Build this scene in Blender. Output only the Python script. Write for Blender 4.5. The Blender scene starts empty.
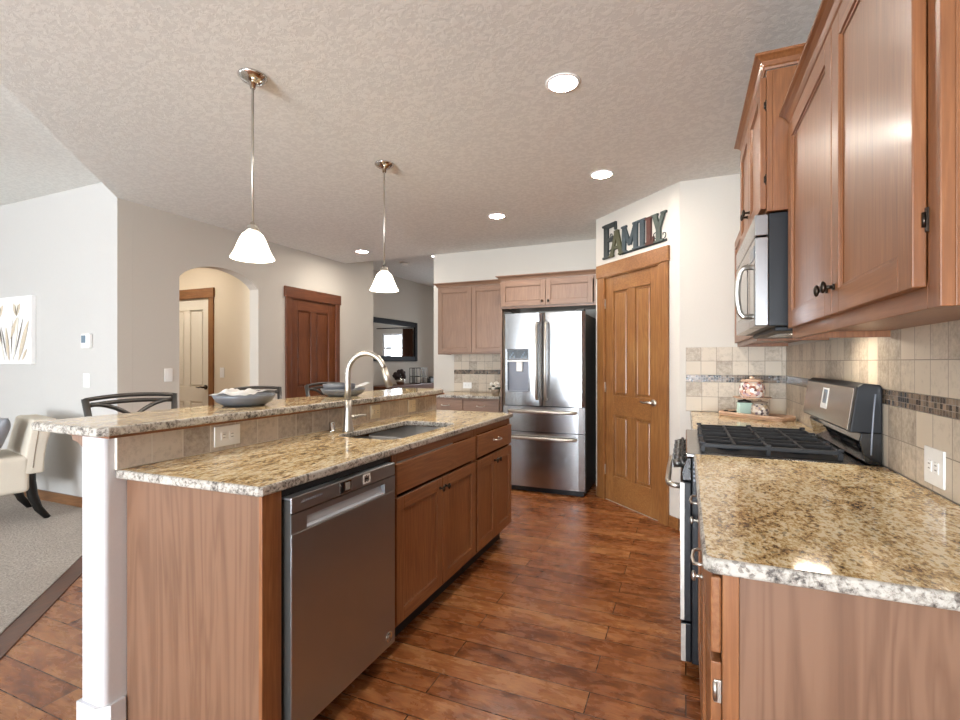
import bpy, bmesh, math, random
from mathutils import Vector, Matrix
random.seed(7)
S = bpy.context.scene
COL = S.collection
PI = math.pi

# ------------------------------------------------------------------ camera, world, exposure
cam_d = bpy.data.cameras.new('camera')
cam = bpy.data.objects.new('camera', cam_d)
COL.objects.link(cam)
cam.location = (0, 0, 1.285)
cam.rotation_euler = (math.radians(90), 0, math.radians(23.0))
cam_d.sensor_fit = 'HORIZONTAL'
cam_d.sensor_width = 36.0
cam_d.lens = 485.0 / 960.0 * 36.0
cam_d.shift_y = 2.0 / 960.0
cam_d.clip_start = 0.02
S.camera = cam
S.view_settings.view_transform = 'Standard'
S.view_settings.look = 'None'
S.view_settings.gamma = 1.0
S.view_settings.use_curve_mapping = False
S.view_settings.exposure = 0.83
S.cycles.max_bounces = 10
S.cycles.diffuse_bounces = 6
S.cycles.glossy_bounces = 5
S.cycles.transmission_bounces = 6
S.cycles.transparent_max_bounces = 10
S.cycles.sample_clamp_indirect = 6.0
S.cycles.caustics_reflective = False
S.cycles.caustics_refractive = False

world = bpy.data.worlds.new('sky')
S.world = world
world.use_nodes = True
world.node_tree.nodes['Background'].inputs[0].default_value = (0.80, 0.90, 1.0, 1)
world.node_tree.nodes['Background'].inputs[1].default_value = 1.1

def area(name, loc, rot, sx, sy, power, col=(1, 1, 1), spread=180):
    l = bpy.data.lights.new(name, 'AREA')
    l.shape = 'RECTANGLE'; l.size = sx; l.size_y = sy; l.energy = power; l.color = col
    l.spread = math.radians(spread)
    o = bpy.data.objects.new(name, l); COL.objects.link(o)
    o.location = loc; o.rotation_euler = rot
    return o
DAY = (0.80, 0.90, 1.0)
FILL = (0.86, 0.93, 1.0)
# daylight just outside each window and the glass doors behind and beside the camera
area('daylight_glass_doors', (-1.75, -6.72, 1.12), (PI/2, 0, 0), 2.3, 2.0, 170, DAY)
area('daylight_kitchen_window', (0.02, -6.72, 1.5), (PI/2, 0, 0), 0.8, 1.3, 70, DAY)
area('daylight_living_window', (-5.3, -6.72, 1.45), (PI/2, 0, 0), 2.2, 1.6, 15, DAY)
area('daylight_west_window', (-8.3, -3.0, 1.45), (PI/2, 0, -PI/2), 2.4, 1.6, 15, DAY)
# added upward-tilted fill at the windows brightens the ceiling like ground bounce
area('ground_bounce_glass_doors', (-1.75, -6.70, 0.75), (PI/2+0.85, 0, 0), 2.3, 1.2, 520, FILL)
area('ground_bounce_living_window', (-5.3, -6.70, 1.1), (PI/2+0.85, 0, 0), 2.2, 0.9, 46, FILL)
area('ground_bounce_west_window', (-8.28, -3.0, 1.1), (PI/2+0.85, 0, -PI/2), 2.4, 0.9, 30, FILL)
area('daylight_dining_window', (-3.85, 10.35, 1.45), (PI/2, 0, PI), 0.6, 1.1, 40, DAY)

# ------------------------------------------------------------------ materials
def lin(h):
    h = h.lstrip('#')
    r = []
    for i in (0, 2, 4):
        c = int(h[i:i+2], 16) / 255
        r.append(c/12.92 if c <= 0.04045 else ((c+0.055)/1.055)**2.4)
    return (*r, 1)

class NT:
    def __init__(s, name):
        s.m = bpy.data.materials.new(name); s.m.use_nodes = True
        s.t = s.m.node_tree; s.b = s.t.nodes['Principled BSDF']; s.out = s.t.nodes['Material Output']
    def n(s, typ, **kw):
        x = s.t.nodes.new(typ)
        for k, v in kw.items():
            if k.startswith('i_'):
                x.inputs[int(k[2:]) if k[2:].isdigit() else k[2:].replace('_', ' ')].default_value = v
            else: setattr(x, k, v)
        return x
    def l(s, a, ao, b, bi): s.t.links.new(a.outputs[ao], b.inputs[bi])
    def coords(s, scale=(1, 1, 1), rot=(0, 0, 0)):
        tc = s.n('ShaderNodeTexCoord'); mp = s.n('ShaderNodeMapping')
        mp.inputs['Scale'].default_value = scale; mp.inputs['Rotation'].default_value = rot
        s.l(tc, 'Object', mp, 'Vector'); return mp
    def noise(s, vec, scale, detail=4, rough=0.55, dist=0.0):
        x = s.n('ShaderNodeTexNoise'); x.inputs['Scale'].default_value = scale; x.inputs['Detail'].default_value = detail
        x.inputs['Roughness'].default_value = rough; x.inputs['Distortion'].default_value = dist
        if vec is not None: s.l(vec, 0, x, 'Vector')
        return x
    def ramp(s, src, so, stops, interp='LINEAR'):
        r = s.n('ShaderNodeValToRGB'); cr = r.color_ramp; cr.interpolation = interp
        while len(cr.elements) < len(stops): cr.elements.new(0.5)
        for e, (p, c) in zip(cr.elements, stops):
            e.position = p; e.color = lin(c) if isinstance(c, str) else (c, c, c, 1)
        s.l(src, so, r, 'Fac'); return r
    def mix(s, a, b, fac, mode='MIX'):
        x = s.n('ShaderNodeMix', data_type='RGBA', blend_type=mode)
        for v, i in ((a, 6), (b, 7), (fac, 0)):
            if isinstance(v, tuple) and len(v) == 2: s.t.links.new(v[0].outputs[v[1]], x.inputs[i])
            else: x.inputs[i].default_value = v
        return x
    def bump(s, src, so, strength, dist=0.002):
        x = s.n('ShaderNodeBump'); x.inputs['Strength'].default_value = strength; x.inputs['Distance'].default_value = dist
        s.l(src, so, x, 'Height'); s.l(x, 0, s.b, 'Normal'); return x

def plain(name, col, rough=0.5, metal=0.0, bump=0.0, bscale=200, spec=0.5, emit=None, estr=0, coat=0, var=0.0):
    t = NT(name); b = t.b
    c = lin(col)
    b.inputs['Roughness'].default_value = rough; b.inputs['Metallic'].default_value = metal
    b.inputs['Specular IOR Level'].default_value = spec
    b.inputs['Coat Weight'].default_value = coat
    b.inputs['Base Color'].default_value = c
    mp = t.coords()
    nz = t.noise(mp, bscale, 3)
    k = max(var, 0.03)
    hi = tuple(min(1, x*(1+k)) for x in c[:3]) + (1,); lo = tuple(x*(1-k) for x in c[:3]) + (1,)
    mx = t.mix(lo, hi, (nz, 0)); t.l(mx, 2, b, 'Base Color')
    if bump: t.bump(nz, 0, bump)
    if emit:
        b.inputs['Emission Color'].default_value = lin(emit); b.inputs['Emission Strength'].default_value = estr
    return t.m

def wood(name, stops, grain='z', scale=1.0, rough=0.35, coat=0.15, ring=0.5, bump=0.05):
    """stops: dark, mid, light colours; the grain runs along the given local axis"""
    t = NT(name)
    ax = {'x': 0, 'y': 1, 'z': 2}[grain]
    sc = [7.0*scale]*3; sc[ax] = 0.55*scale
    mp = t.coords(tuple(sc))
    big = t.noise(mp, 1.6, 3, 0.5, 1.1)
    w = t.n('ShaderNodeMath', operation='MULTIPLY'); w.inputs[1].default_value = 16.0; t.l(big, 0, w, 0)
    fr = t.n('ShaderNodeMath', operation='PINGPONG'); fr.inputs[1].default_value = 1.0; t.l(w, 0, fr, 0)
    sc2 = [60*scale]*3; sc2[ax] = 2.2*scale
    mp2 = t.coords(tuple(sc2)); fine = t.noise(mp2, 2.0, 5, 0.65, 0.2)
    mp3 = t.coords((1.3, 1.3, 1.3)); cloud = t.noise(mp3, 1.7, 2, 0.5)
    fs = t.n('ShaderNodeMath', operation='MULTIPLY_ADD'); fs.inputs[1].default_value = 0.55; fs.inputs[2].default_value = 0.225; t.l(fine, 0, fs, 0)
    a = t.n('ShaderNodeMath', operation='MULTIPLY_ADD'); a.inputs[1].default_value = 0.22*ring; t.l(fr, 0, a, 0); t.l(fs, 0, a, 2)
    c = t.n('ShaderNodeMath', operation='MULTIPLY_ADD'); c.inputs[1].default_value = 0.35; t.l(cloud, 0, c, 0); t.l(a, 0, c, 2)
    r = t.ramp(c, 0, [(0.42, stops[0]), (0.72, stops[1]), (1.0, stops[2])])
    t.l(r, 0, t.b, 'Base Color')
    t.b.inputs['Roughness'].default_value = rough
    t.b.inputs['Coat Weight'].default_value = coat; t.b.inputs['Coat Roughness'].default_value = 0.18
    if bump: t.bump(fine, 0, bump, 0.001)
    return t.m

M = {}
M['wall'] = plain('warm_greige_paint', '#C9C3B9', 0.85, bump=0.12, bscale=90, var=0.015)
M['wall_living'] = plain('pale_grey_paint', '#C0BDB9', 0.85, bump=0.12, bscale=90, var=0.015)
M['wall_white'] = plain('white_bullnose_paint', '#D0D0D3', 0.8, bump=0.14, bscale=110, var=0.015)
M['wall_hall'] = plain('cream_hall_paint', '#DCCFB8', 0.85, bump=0.1, bscale=90, var=0.015)
def ceiling_mat():
    t = NT('knockdown_ceiling'); mp = t.coords()
    n1 = t.noise(mp, 34, 4, 0.65, 0.6); n2 = t.noise(mp, 90, 3, 0.6)
    r1 = t.ramp(n1, 0, [(0.45, 0.0), (0.56, 1.0)])
    mx = t.mix((r1, 0), (n2, 0), 0.3)
    t.bump(mx, 2, 0.2, 0.003)
    c = t.mix(lin('#DCDCD8'), lin('#E6E6E2'), (r1, 0)); t.l(c, 2, t.b, 'Base Color')
    t.b.inputs['Roughness'].default_value = 0.9
    return t.m
M['ceiling'] = ceiling_mat()

def floor_mat():
    t = NT('hand_scraped_hickory'); mp = t.coords()
    br = t.n('ShaderNodeTexBrick', offset=0.37, offset_frequency=2, squash=1.0)
    br.inputs['Color1'].default_value = (0, 0, 0, 1); br.inputs['Color2'].default_value = (1, 1, 1, 1)
    br.inputs['Mortar'].default_value = (0.5, 0.5, 0.5, 1)
    br.inputs['Scale'].default_value = 1.0; br.inputs['Mortar Size'].default_value = 0.0022; br.inputs['Mortar Smooth'].default_value = 0.2
    br.inputs['Brick Width'].default_value = 0.93; br.inputs['Row Height'].default_value = 0.127; br.inputs['Bias'].default_value = 0.0
    t.l(mp, 0, br, 'Vector')
    # per-plank shift of the grain
    cx = t.n('ShaderNodeVectorMath', operation='MULTIPLY_ADD')
    t.l(br, 'Color', cx, 0); cx.inputs[1].default_value = (13, 7, 3); t.l(mp, 0, cx, 2)
    m2 = t.n('ShaderNodeMapping'); m2.inputs['Scale'].default_value = (2.2, 7, 1); t.l(cx, 0, m2, 0)
    g = t.noise(m2, 3.0, 7, 0.7, 0.7)
    m3 = t.n('ShaderNodeMapping'); m3.inputs['Scale'].default_value = (3, 60, 1); t.l(cx, 0, m3, 0)
    fine = t.noise(m3, 2.0, 4, 0.6)
    m4 = t.n('ShaderNodeMapping'); m4.inputs['Scale'].default_value = (5, 10, 1); t.l(cx, 0, m4, 0)
    blot = t.noise(m4, 1.6, 4, 0.65, 0.5)
    s1 = t.n('ShaderNodeMath', operation='MULTIPLY_ADD'); s1.inputs[1].default_value = 0.35; t.l(fine, 0, s1, 0); t.l(g, 0, s1, 2)
    s2 = t.n('ShaderNodeMath', operation='MULTIPLY_ADD'); s2.inputs[1].default_value = 0.6; t.l(blot, 0, s2, 0); t.l(s1, 0, s2, 2)
    s3 = t.n('ShaderNodeMath', operation='MULTIPLY_ADD'); s3.inputs[1].default_value = 0.22; t.l(br, 'Color', s3, 0); t.l(s2, 0, s3, 2)
    s4 = t.n('ShaderNodeMath', operation='MULTIPLY'); s4.inputs[1].default_value = 0.685; t.l(s3, 0, s4, 0)
    r = t.ramp(s4, 0, [(0.46, '#3E1E0E'), (0.60, '#673719'), (0.74, '#905630'), (0.90, '#B07A4C')])
    mx = t.mix((r, 0), lin('#1E0E07'), (br, 'Fac')); t.l(mx, 2, t.b, 'Base Color')
    t.b.inputs['Roughness'].default_value = 0.24
    rr = t.ramp(blot, 0, [(0.3, 0.20), (0.7, 0.34)]); t.l(rr, 0, t.b, 'Roughness')
    inv = t.n('ShaderNodeMath', operation='MULTIPLY_ADD'); inv.inputs[1].default_value = -1.2; t.l(br, 'Fac', inv, 0); t.l(blot, 0, inv, 2)
    t.bump(inv, 0, 0.22, 0.003)
    t.b.inputs['Specular IOR Level'].default_value = 0.5
    return t.m
M['floor'] = floor_mat()
M['floor_strip'] = wood('hickory_border_board', ('#2A160C', '#5A3218', '#7A4826'), 'y', 1.0, 0.3, 0.1)

def carpet_mat():
    t = NT('flecked_cut_pile'); mp = t.coords()
    n = t.noise(mp, 70, 5, 0.75); n2 = t.noise(mp, 2.5, 2)
    r = t.ramp(n, 0, [(0.38, '#85786B'), (0.5, '#BDB0A2'), (0.62, '#E6DED4')])
    mx = t.mix((r, 0), lin('#A79A8C'), (n2, 0)); 
    mx.inputs[0].default_value = 0.2
    t.l(mx, 2, t.b, 'Base Color'); t.b.inputs['Roughness'].default_value = 1.0
    t.bump(n, 0, 1.0, 0.02); t.b.inputs['Sheen Weight'].default_value = 0.3
    return t.m
M['carpet'] = carpet_mat()

def granite(name, edge=False, along=(1, 1, 1)):
    t = NT(name); mp = t.coords(along)
    sp = t.noise(mp, 95 if edge else 80, 5, 0.72, 0.3)
    md = t.noise(mp, 24, 4, 0.62, 0.8)
    cl = t.noise(mp, 6, 3, 0.5, 0.6)
    a = t.n('ShaderNodeMath', operation='MULTIPLY_ADD'); a.inputs[1].default_value = 0.55; t.l(md, 0, a, 0); t.l(sp, 0, a, 2)
    b = t.n('ShaderNodeMath', operation='MULTIPLY_ADD'); b.inputs[1].default_value = 0.30; t.l(cl, 0, b, 0); t.l(a, 0, b, 2)
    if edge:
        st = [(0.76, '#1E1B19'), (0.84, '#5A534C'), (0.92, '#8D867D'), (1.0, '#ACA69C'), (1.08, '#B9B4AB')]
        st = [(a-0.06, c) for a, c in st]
    else:
        st = [(0.70, '#3A2B1F'), (0.79, '#80664A'), (0.87, '#BC9C69'), (0.95, '#D6C094'), (1.0, '#E4D6B6')]
    r = t.ramp(b, 0, st)
    vo = t.n('ShaderNodeTexVoronoi', feature='F1'); vo.inputs['Scale'].default_value = 110; t.l(mp, 0, vo, 'Vector')
    vr = t.ramp(vo, 'Color', [(0.16, 1.0), (0.22, 0.0)])
    mx = t.mix((r, 0), lin('#3A2C20'), (vr, 0)); 
    fm = t.n('ShaderNodeMath', operation='MULTIPLY'); fm.inputs[1].default_value = 0.55; t.l(vr, 0, fm, 0)
    t.t.links.new(fm.outputs[0], mx.inputs[0])
    t.l(mx, 2, t.b, 'Base Color')
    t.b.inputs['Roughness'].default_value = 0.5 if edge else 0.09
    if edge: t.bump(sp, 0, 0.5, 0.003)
    return t.m
M['granite'] = granite('gold_granite', along=(1.5, 0.8, 1))
M['granite_edge'] = granite('granite_eased_edge', True)  # daylight on the counter edges is put into this paler colour
M['granite_isl'] = granite('gold_granite_streaked', along=(1.6, 0.55, 1))

def tile_mat(name, ua, c1, c2, grout, size=0.104, rough=0.6, off=(0, 0), var=0.5, nlo=0.45, nhi=1.0, mort=0, gain=1.0):
    """square tumbled tile on an upright wall whose horizontal local axis is ua"""
    t = NT(name); tc = t.n('ShaderNodeTexCoord')
    sx = t.n('ShaderNodeSeparateXYZ'); t.l(tc, 'Object', sx, 0)
    cb = t.n('ShaderNodeCombineXYZ'); t.l(sx, {'x': 0, 'y': 1}[ua], cb, 0); t.l(sx, 2, cb, 1)
    ad = t.n('ShaderNodeVectorMath', operation='ADD'); t.l(cb, 0, ad, 0); ad.inputs[1].default_value = (off[0], off[1], 0)
    br = t.n('ShaderNodeTexBrick', offset=0.0, squash=1.0)
    br.inputs['Color1'].default_value = (0, 0, 0, 1); br.inputs['Color2'].default_value = (1, 1, 1, 1); br.inputs['Mortar'].default_value = (0.5, 0.5, 0.5, 1)
    br.inputs['Scale'].default_value = 1; br.inputs['Mortar Size'].default_value = mort if mort else size*0.018; br.inputs['Mortar Smooth'].default_value = 0.3
    br.inputs['Brick Width'].default_value = size; br.inputs['Row Height'].default_value = size
    t.l(ad, 0, br, 'Vector')
    dv = t.n('ShaderNodeVectorMath', operation='SCALE'); dv.inputs['Scale'].default_value = 1/size; t.l(ad, 0, dv, 0)
    fl = t.n('ShaderNodeVectorMath', operation='FLOOR'); t.l(dv, 0, fl, 0)
    wn = t.n('ShaderNodeTexWhiteNoise', noise_dimensions='2D'); t.l(fl, 0, wn, 'Vector')
    n = t.noise(tc, 45, 5, 0.7); t.l(tc, 'Object', n, 'Vector')
    n2 = t.noise(tc, 9, 3, 0.5); t.l(tc, 'Object', n2, 'Vector')
    s = t.n('ShaderNodeMath', operation='MULTIPLY_ADD'); s.inputs[1].default_value = var; t.l(wn, 'Value', s, 0); t.l(n, 0, s, 2)
    s2 = t.n('ShaderNodeMath', operation='MULTIPLY_ADD'); s2.inputs[1].default_value = 0.35; t.l(n2, 0, s2, 0); t.l(s, 0, s2, 2)
    sg = t.n('ShaderNodeMath', operation='MULTIPLY'); sg.inputs[1].default_value = gain; t.l(s2, 0, sg, 0)
    r = t.ramp(sg, 0, [(nlo, c1), (nhi, c2)])
    mx = t.mix((r, 0), lin(grout), (br, 'Fac')); t.l(mx, 2, t.b, 'Base Color')
    t.b.inputs['Roughness'].default_value = rough
    h = t.n('ShaderNodeMath', operation='MULTIPLY_ADD'); h.inputs[1].default_value = -1.5; t.l(br, 'Fac', h, 0); t.l(n, 0, h, 2)
    t.bump(h, 0, 0.35, 0.003)
    return t.m
TILE = ('#85786A', '#C6B9A7', '#877C70')
for a_ in 'xy':
    M['tile_'+a_] = tile_mat('tumbled_travertine_'+a_, a_, *TILE, size=0.1102, off=(0.0, 0.0))
    M['tileup_'+a_] = tile_mat('tumbled_travertine_upper_'+a_, a_, *TILE, size=0.1042, off=(0.0, -0.2722))
M['tile_bar'] = tile_mat('tumbled_travertine_bar', 'y', '#83786E', '#CBBFB1', '#D2CABE', size=0.1185, var=0.3, nlo=0.4, nhi=1.0, mort=0.003)
def mosaic_mat(name, ua):
    m = tile_mat(name, ua, '#120E0B', '#8C7762', '#8F8478', size=0.017, rough=0.2, off=(0, -0.2206), var=1.0, nlo=0.40, nhi=0.86, mort=0.0011, gain=0.5)
    return m
M['mosaic_y'] = mosaic_mat('glass_mosaic_y', 'y'); M['mosaic_x'] = mosaic_mat('glass_mosaic_x', 'x')

CAB = ('#5F381F', '#81512F', '#A07048')
for a in 'xyz': M['cab_'+a] = wood('maple_cabinet_'+a, CAB, a, 1.0, 0.38, 0.14, 0.45)
PALE = ('#6C5240', '#836551', '#967862')
for a in 'xz': M['pale_'+a] = wood('maple_pale_'+a, PALE, a, 1.0, 0.36, 0.2, 0.45)
PNL = ('#5F4230', '#6E4F3B', '#7B5B46')
M['panel_z'] = wood('maple_veneer_panel', PNL, 'z', 0.6, 0.42, 0.1, 1.9)
OAK = ('#5A351A', '#85572E', '#A27645')
for a in 'xz': M['oak_'+a] = wood('oak_door_'+a, OAK, a, 1.1, 0.38, 0.15, 0.6, 0.1)
DK = ('#3E1D0E', '#66371C', '#7F4A28')
for a in 'yz': M['dkoak_'+a] = wood('dark_oak_'+a, DK, a, 1.1, 0.36, 0.15, 0.6, 0.1)
M['base_wood'] = wood('baseboard_wood', ('#5A3A22', '#7E5736', '#94694A'), 'x', 1.0, 0.4, 0.1)
M['tray_wood'] = wood('tray_wood', ('#A98468', '#C8A68B', '#DEC4AF'), 'x', 1.5, 0.5, 0.0)

def brushed(name, col, rough, axis, aniso=0.5):
    t = NT(name); sc = [900, 900, 900]; sc['xyz'.index(axis)] = 6
    mp = t.coords(tuple(sc)); n = t.noise(mp, 1.0, 2)
    t.b.inputs['Metallic'].default_value = 1; t.b.inputs['Base Color'].default_value = lin(col)
    r = t.ramp(n, 0, [(0.3, max(0.02, rough-0.02)), (0.7, rough+0.02)]); t.l(r, 0, t.b, 'Roughness')
    return t.m
def aniso(m, rot):
    nt = m.node_tree; b = nt.nodes['Principled BSDF']; tg = nt.nodes.new('ShaderNodeTangent'); tg.direction_type = 'RADIAL'; tg.axis = 'Z'
    nt.links.new(tg.outputs[0], b.inputs['Tangent']); b.inputs['Anisotropic'].default_value = 0.75; b.inputs['Anisotropic Rotation'].default_value = rot
M['steel_x'] = brushed('brushed_steel_x', '#A5A5A6', 0.22, 'x')
M['steel_y'] = brushed('brushed_steel_y', '#ABB0B5', 0.34, 'z')
aniso(M['steel_y'], 0.0)
M['steel_sink'] = plain('sink_steel', '#F0F0EE', 0.25, 0.6)
M['pocket'] = plain('pale_pocket_steel', '#C4CAD4', 0.4, 0.3)  # bluish-white reflection in the handle pocket put into the base colour
M['nickel'] = plain('brushed_nickel', '#C2BDB4', 0.36, 1.0)
M['chrome'] = plain('polished_nickel', '#CFCBC6', 0.12, 1.0)
M['bronze'] = plain('dark_bronze', '#3B332C', 0.35, 0.9)
M['gun'] = plain('gunmetal', '#5E5C5A', 0.35, 0.85)
M['black'] = plain('black_enamel', '#0D0E12', 0.42, spec=0.35)
M['black_matte'] = plain('cast_iron', '#1B1C20', 0.55, bump=0.2)
M['blackglass'] = plain('black_glass', '#0B0C0E', 0.06, coat=0.5)
M['darkgrey'] = plain('dark_grey_case', '#3A3936', 0.5)
M['greyside'] = plain('grey_door_edge', '#8B8F9A', 0.45)
M['white_plastic'] = plain('white_plastic', '#ECEBE8', 0.4)
M['cream_plastic'] = plain('almond_plastic', '#E4D9BF', 0.4)
M['cream_paint'] = plain('cream_door_paint', '#E3DCCB', 0.5)
M['slot'] = plain('socket_slots', '#8F8C88', 0.6)
M['lcd'] = plain('grey_lcd', '#6B7F8E', 0.2)
M['bowl'] = plain('slate_grey_glaze', '#686C74', 0.35, var=0.06)
M['napkin'] = plain('white_napkin', '#F2F1EF', 0.9, bump=0.2, bscale=300)
M['linen'] = plain('cream_linen', '#D3CABB', 0.95, bump=0.6, bscale=420, var=0.12)
M['pillow'] = plain('grey_satin', '#85878D', 0.38, bump=0.25, bscale=30, var=0.1)
M['ebony'] = plain('ebonised_wood', '#0F0D0C', 0.35)
M['canvas'] = plain('white_canvas', '#EFEDEC', 0.8, var=0.05)
M['petal'] = plain('beige_petal_paint', '#C9BBA6', 0.8, bscale=40, var=0.2)
M['petal_dark'] = plain('umber_paint', '#6E6355', 0.8, bscale=40, var=0.25)
M['petal_light'] = plain('ivory_paint', '#E8E2D4', 0.8, bscale=40, var=0.08)
M['shade'] = plain('opal_glass', '#FFF7EA', 0.35, emit='#FFF2DE', estr=3.2)
M['lens'] = plain('lamp_lens', '#FFFFFF', 0.4, emit='#FFF6EA', estr=180)
M['hoodlamp'] = plain('hood_lamp_lens', '#FFFFFF', 0.4, emit='#FFEFD8', estr=28)
M['mint'] = plain('mint_glass', '#B7D2C6', 0.15, coat=0.4)
def bits(name, cols, scale):
    t = NT(name); mp = t.coords(); vo = t.n('ShaderNodeTexVoronoi', feature='F1'); vo.inputs['Scale'].default_value = scale; t.l(mp, 0, vo, 'Vector')
    sp_ = t.n('ShaderNodeSeparateColor'); t.l(vo, 'Color', sp_, 0)
    r = t.ramp(sp_, 0, [(i/len(cols), c) for i, c in enumerate(cols)], 'CONSTANT'); t.l(r, 0, t.b, 'Base Color'); t.bump(vo, 'Distance', 0.6, 0.004)
    t.b.inputs['Roughness'].default_value = 0.3; t.b.inputs['Coat Weight'].default_value = 0.5; return t.m
M['candy'] = bits('potpourri_bits', ['#E9DED2', '#9A5F4C', '#D9B9A4', '#C98F7C', '#EFE8E0', '#6E4A3E', '#B9A0A8'], 60)
M['shells'] = bits('shell_bits', ['#DDD3C8', '#8D7B86', '#C7B49E', '#5F5358', '#EAE4DC', '#A8906F'], 70)
M['rust'] = plain('rust_red_paint', '#4E2C25', 0.6, bscale=30, var=0.3)
M['sign_grey'] = plain('weathered_grey_paint', '#303534', 0.6, bscale=30, var=0.35)
M['sign_olive'] = plain('weathered_olive_paint', '#4A4A33', 0.6, bscale=30, var=0.35)
M['sign_blue'] = plain('weathered_blue_paint', '#3B464B', 0.6, bscale=30, var=0.35)
M['sign_teal'] = plain('weathered_sage_paint', '#444D47', 0.6, bscale=30, var=0.35)
M['mirrorglass'] = plain('mirror_glass', '#E8E8E8', 0.02, 1.0)
M['mirrorframe'] = plain('black_carved_frame', '#1D1C20', 0.6, spec=0.2, bump=0.8, bscale=60, var=0.3)
M['leaf'] = plain('dark_leaf', '#2F3B2A', 0.6, var=0.3)
M['flower'] = plain('white_flower', '#E9E4DA', 0.8, var=0.1)
M['darkflower'] = plain('dark_dried_flower', '#33292A', 0.7, var=0.4)
M['wicker'] = plain('taupe_pot', '#8D7F70', 0.7, bump=0.6, bscale=150)
M['curtain'] = plain('brown_curtain', '#6B4530', 0.9, bscale=40, var=0.2)
M['winframe'] = plain('white_vinyl_frame', '#EDEDEC', 0.45)
M['seatpad'] = plain('dark_seat_pad', '#3C3631', 0.7)
M['seat_leather'] = M['seatpad']
M['glassjar'] = None
def pane_mat():
    t = NT('window_glass')
    tr = t.n('ShaderNodeBsdfTransparent'); gl = t.n('ShaderNodeBsdfGlossy'); gl.inputs['Roughness'].default_value = 0.02
    mx = t.n('ShaderNodeMixShader'); mx.inputs[0].default_value = 0.06
    t.l(tr, 0, mx, 1); t.l(gl, 0, mx, 2); t.l(mx, 0, t.out, 'Surface'); return t.m
M['pane'] = pane_mat()

# ------------------------------------------------------------------ mesh helpers
def frame(o, kind=None, u=None):
    """u = along the front, v = up, w = outward"""
    if kind == 'px': u, w = Vector((0, 1, 0)), Vector((1, 0, 0))
    elif kind == 'nx': u, w = Vector((0, -1, 0)), Vector((-1, 0, 0))
    elif kind == 'ny': u, w = Vector((1, 0, 0)), Vector((0, -1, 0))
    elif kind == 'py': u, w = Vector((-1, 0, 0)), Vector((0, 1, 0))
    else:
        u = Vector(u).normalized(); w = u.cross(Vector((0, 0, 1)))
    v = Vector((0, 0, 1)); m = Matrix.Identity(4)
    for i in range(3): m[i][0], m[i][1], m[i][2], m[i][3] = u[i], v[i], w[i], o[i]
    return m

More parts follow.
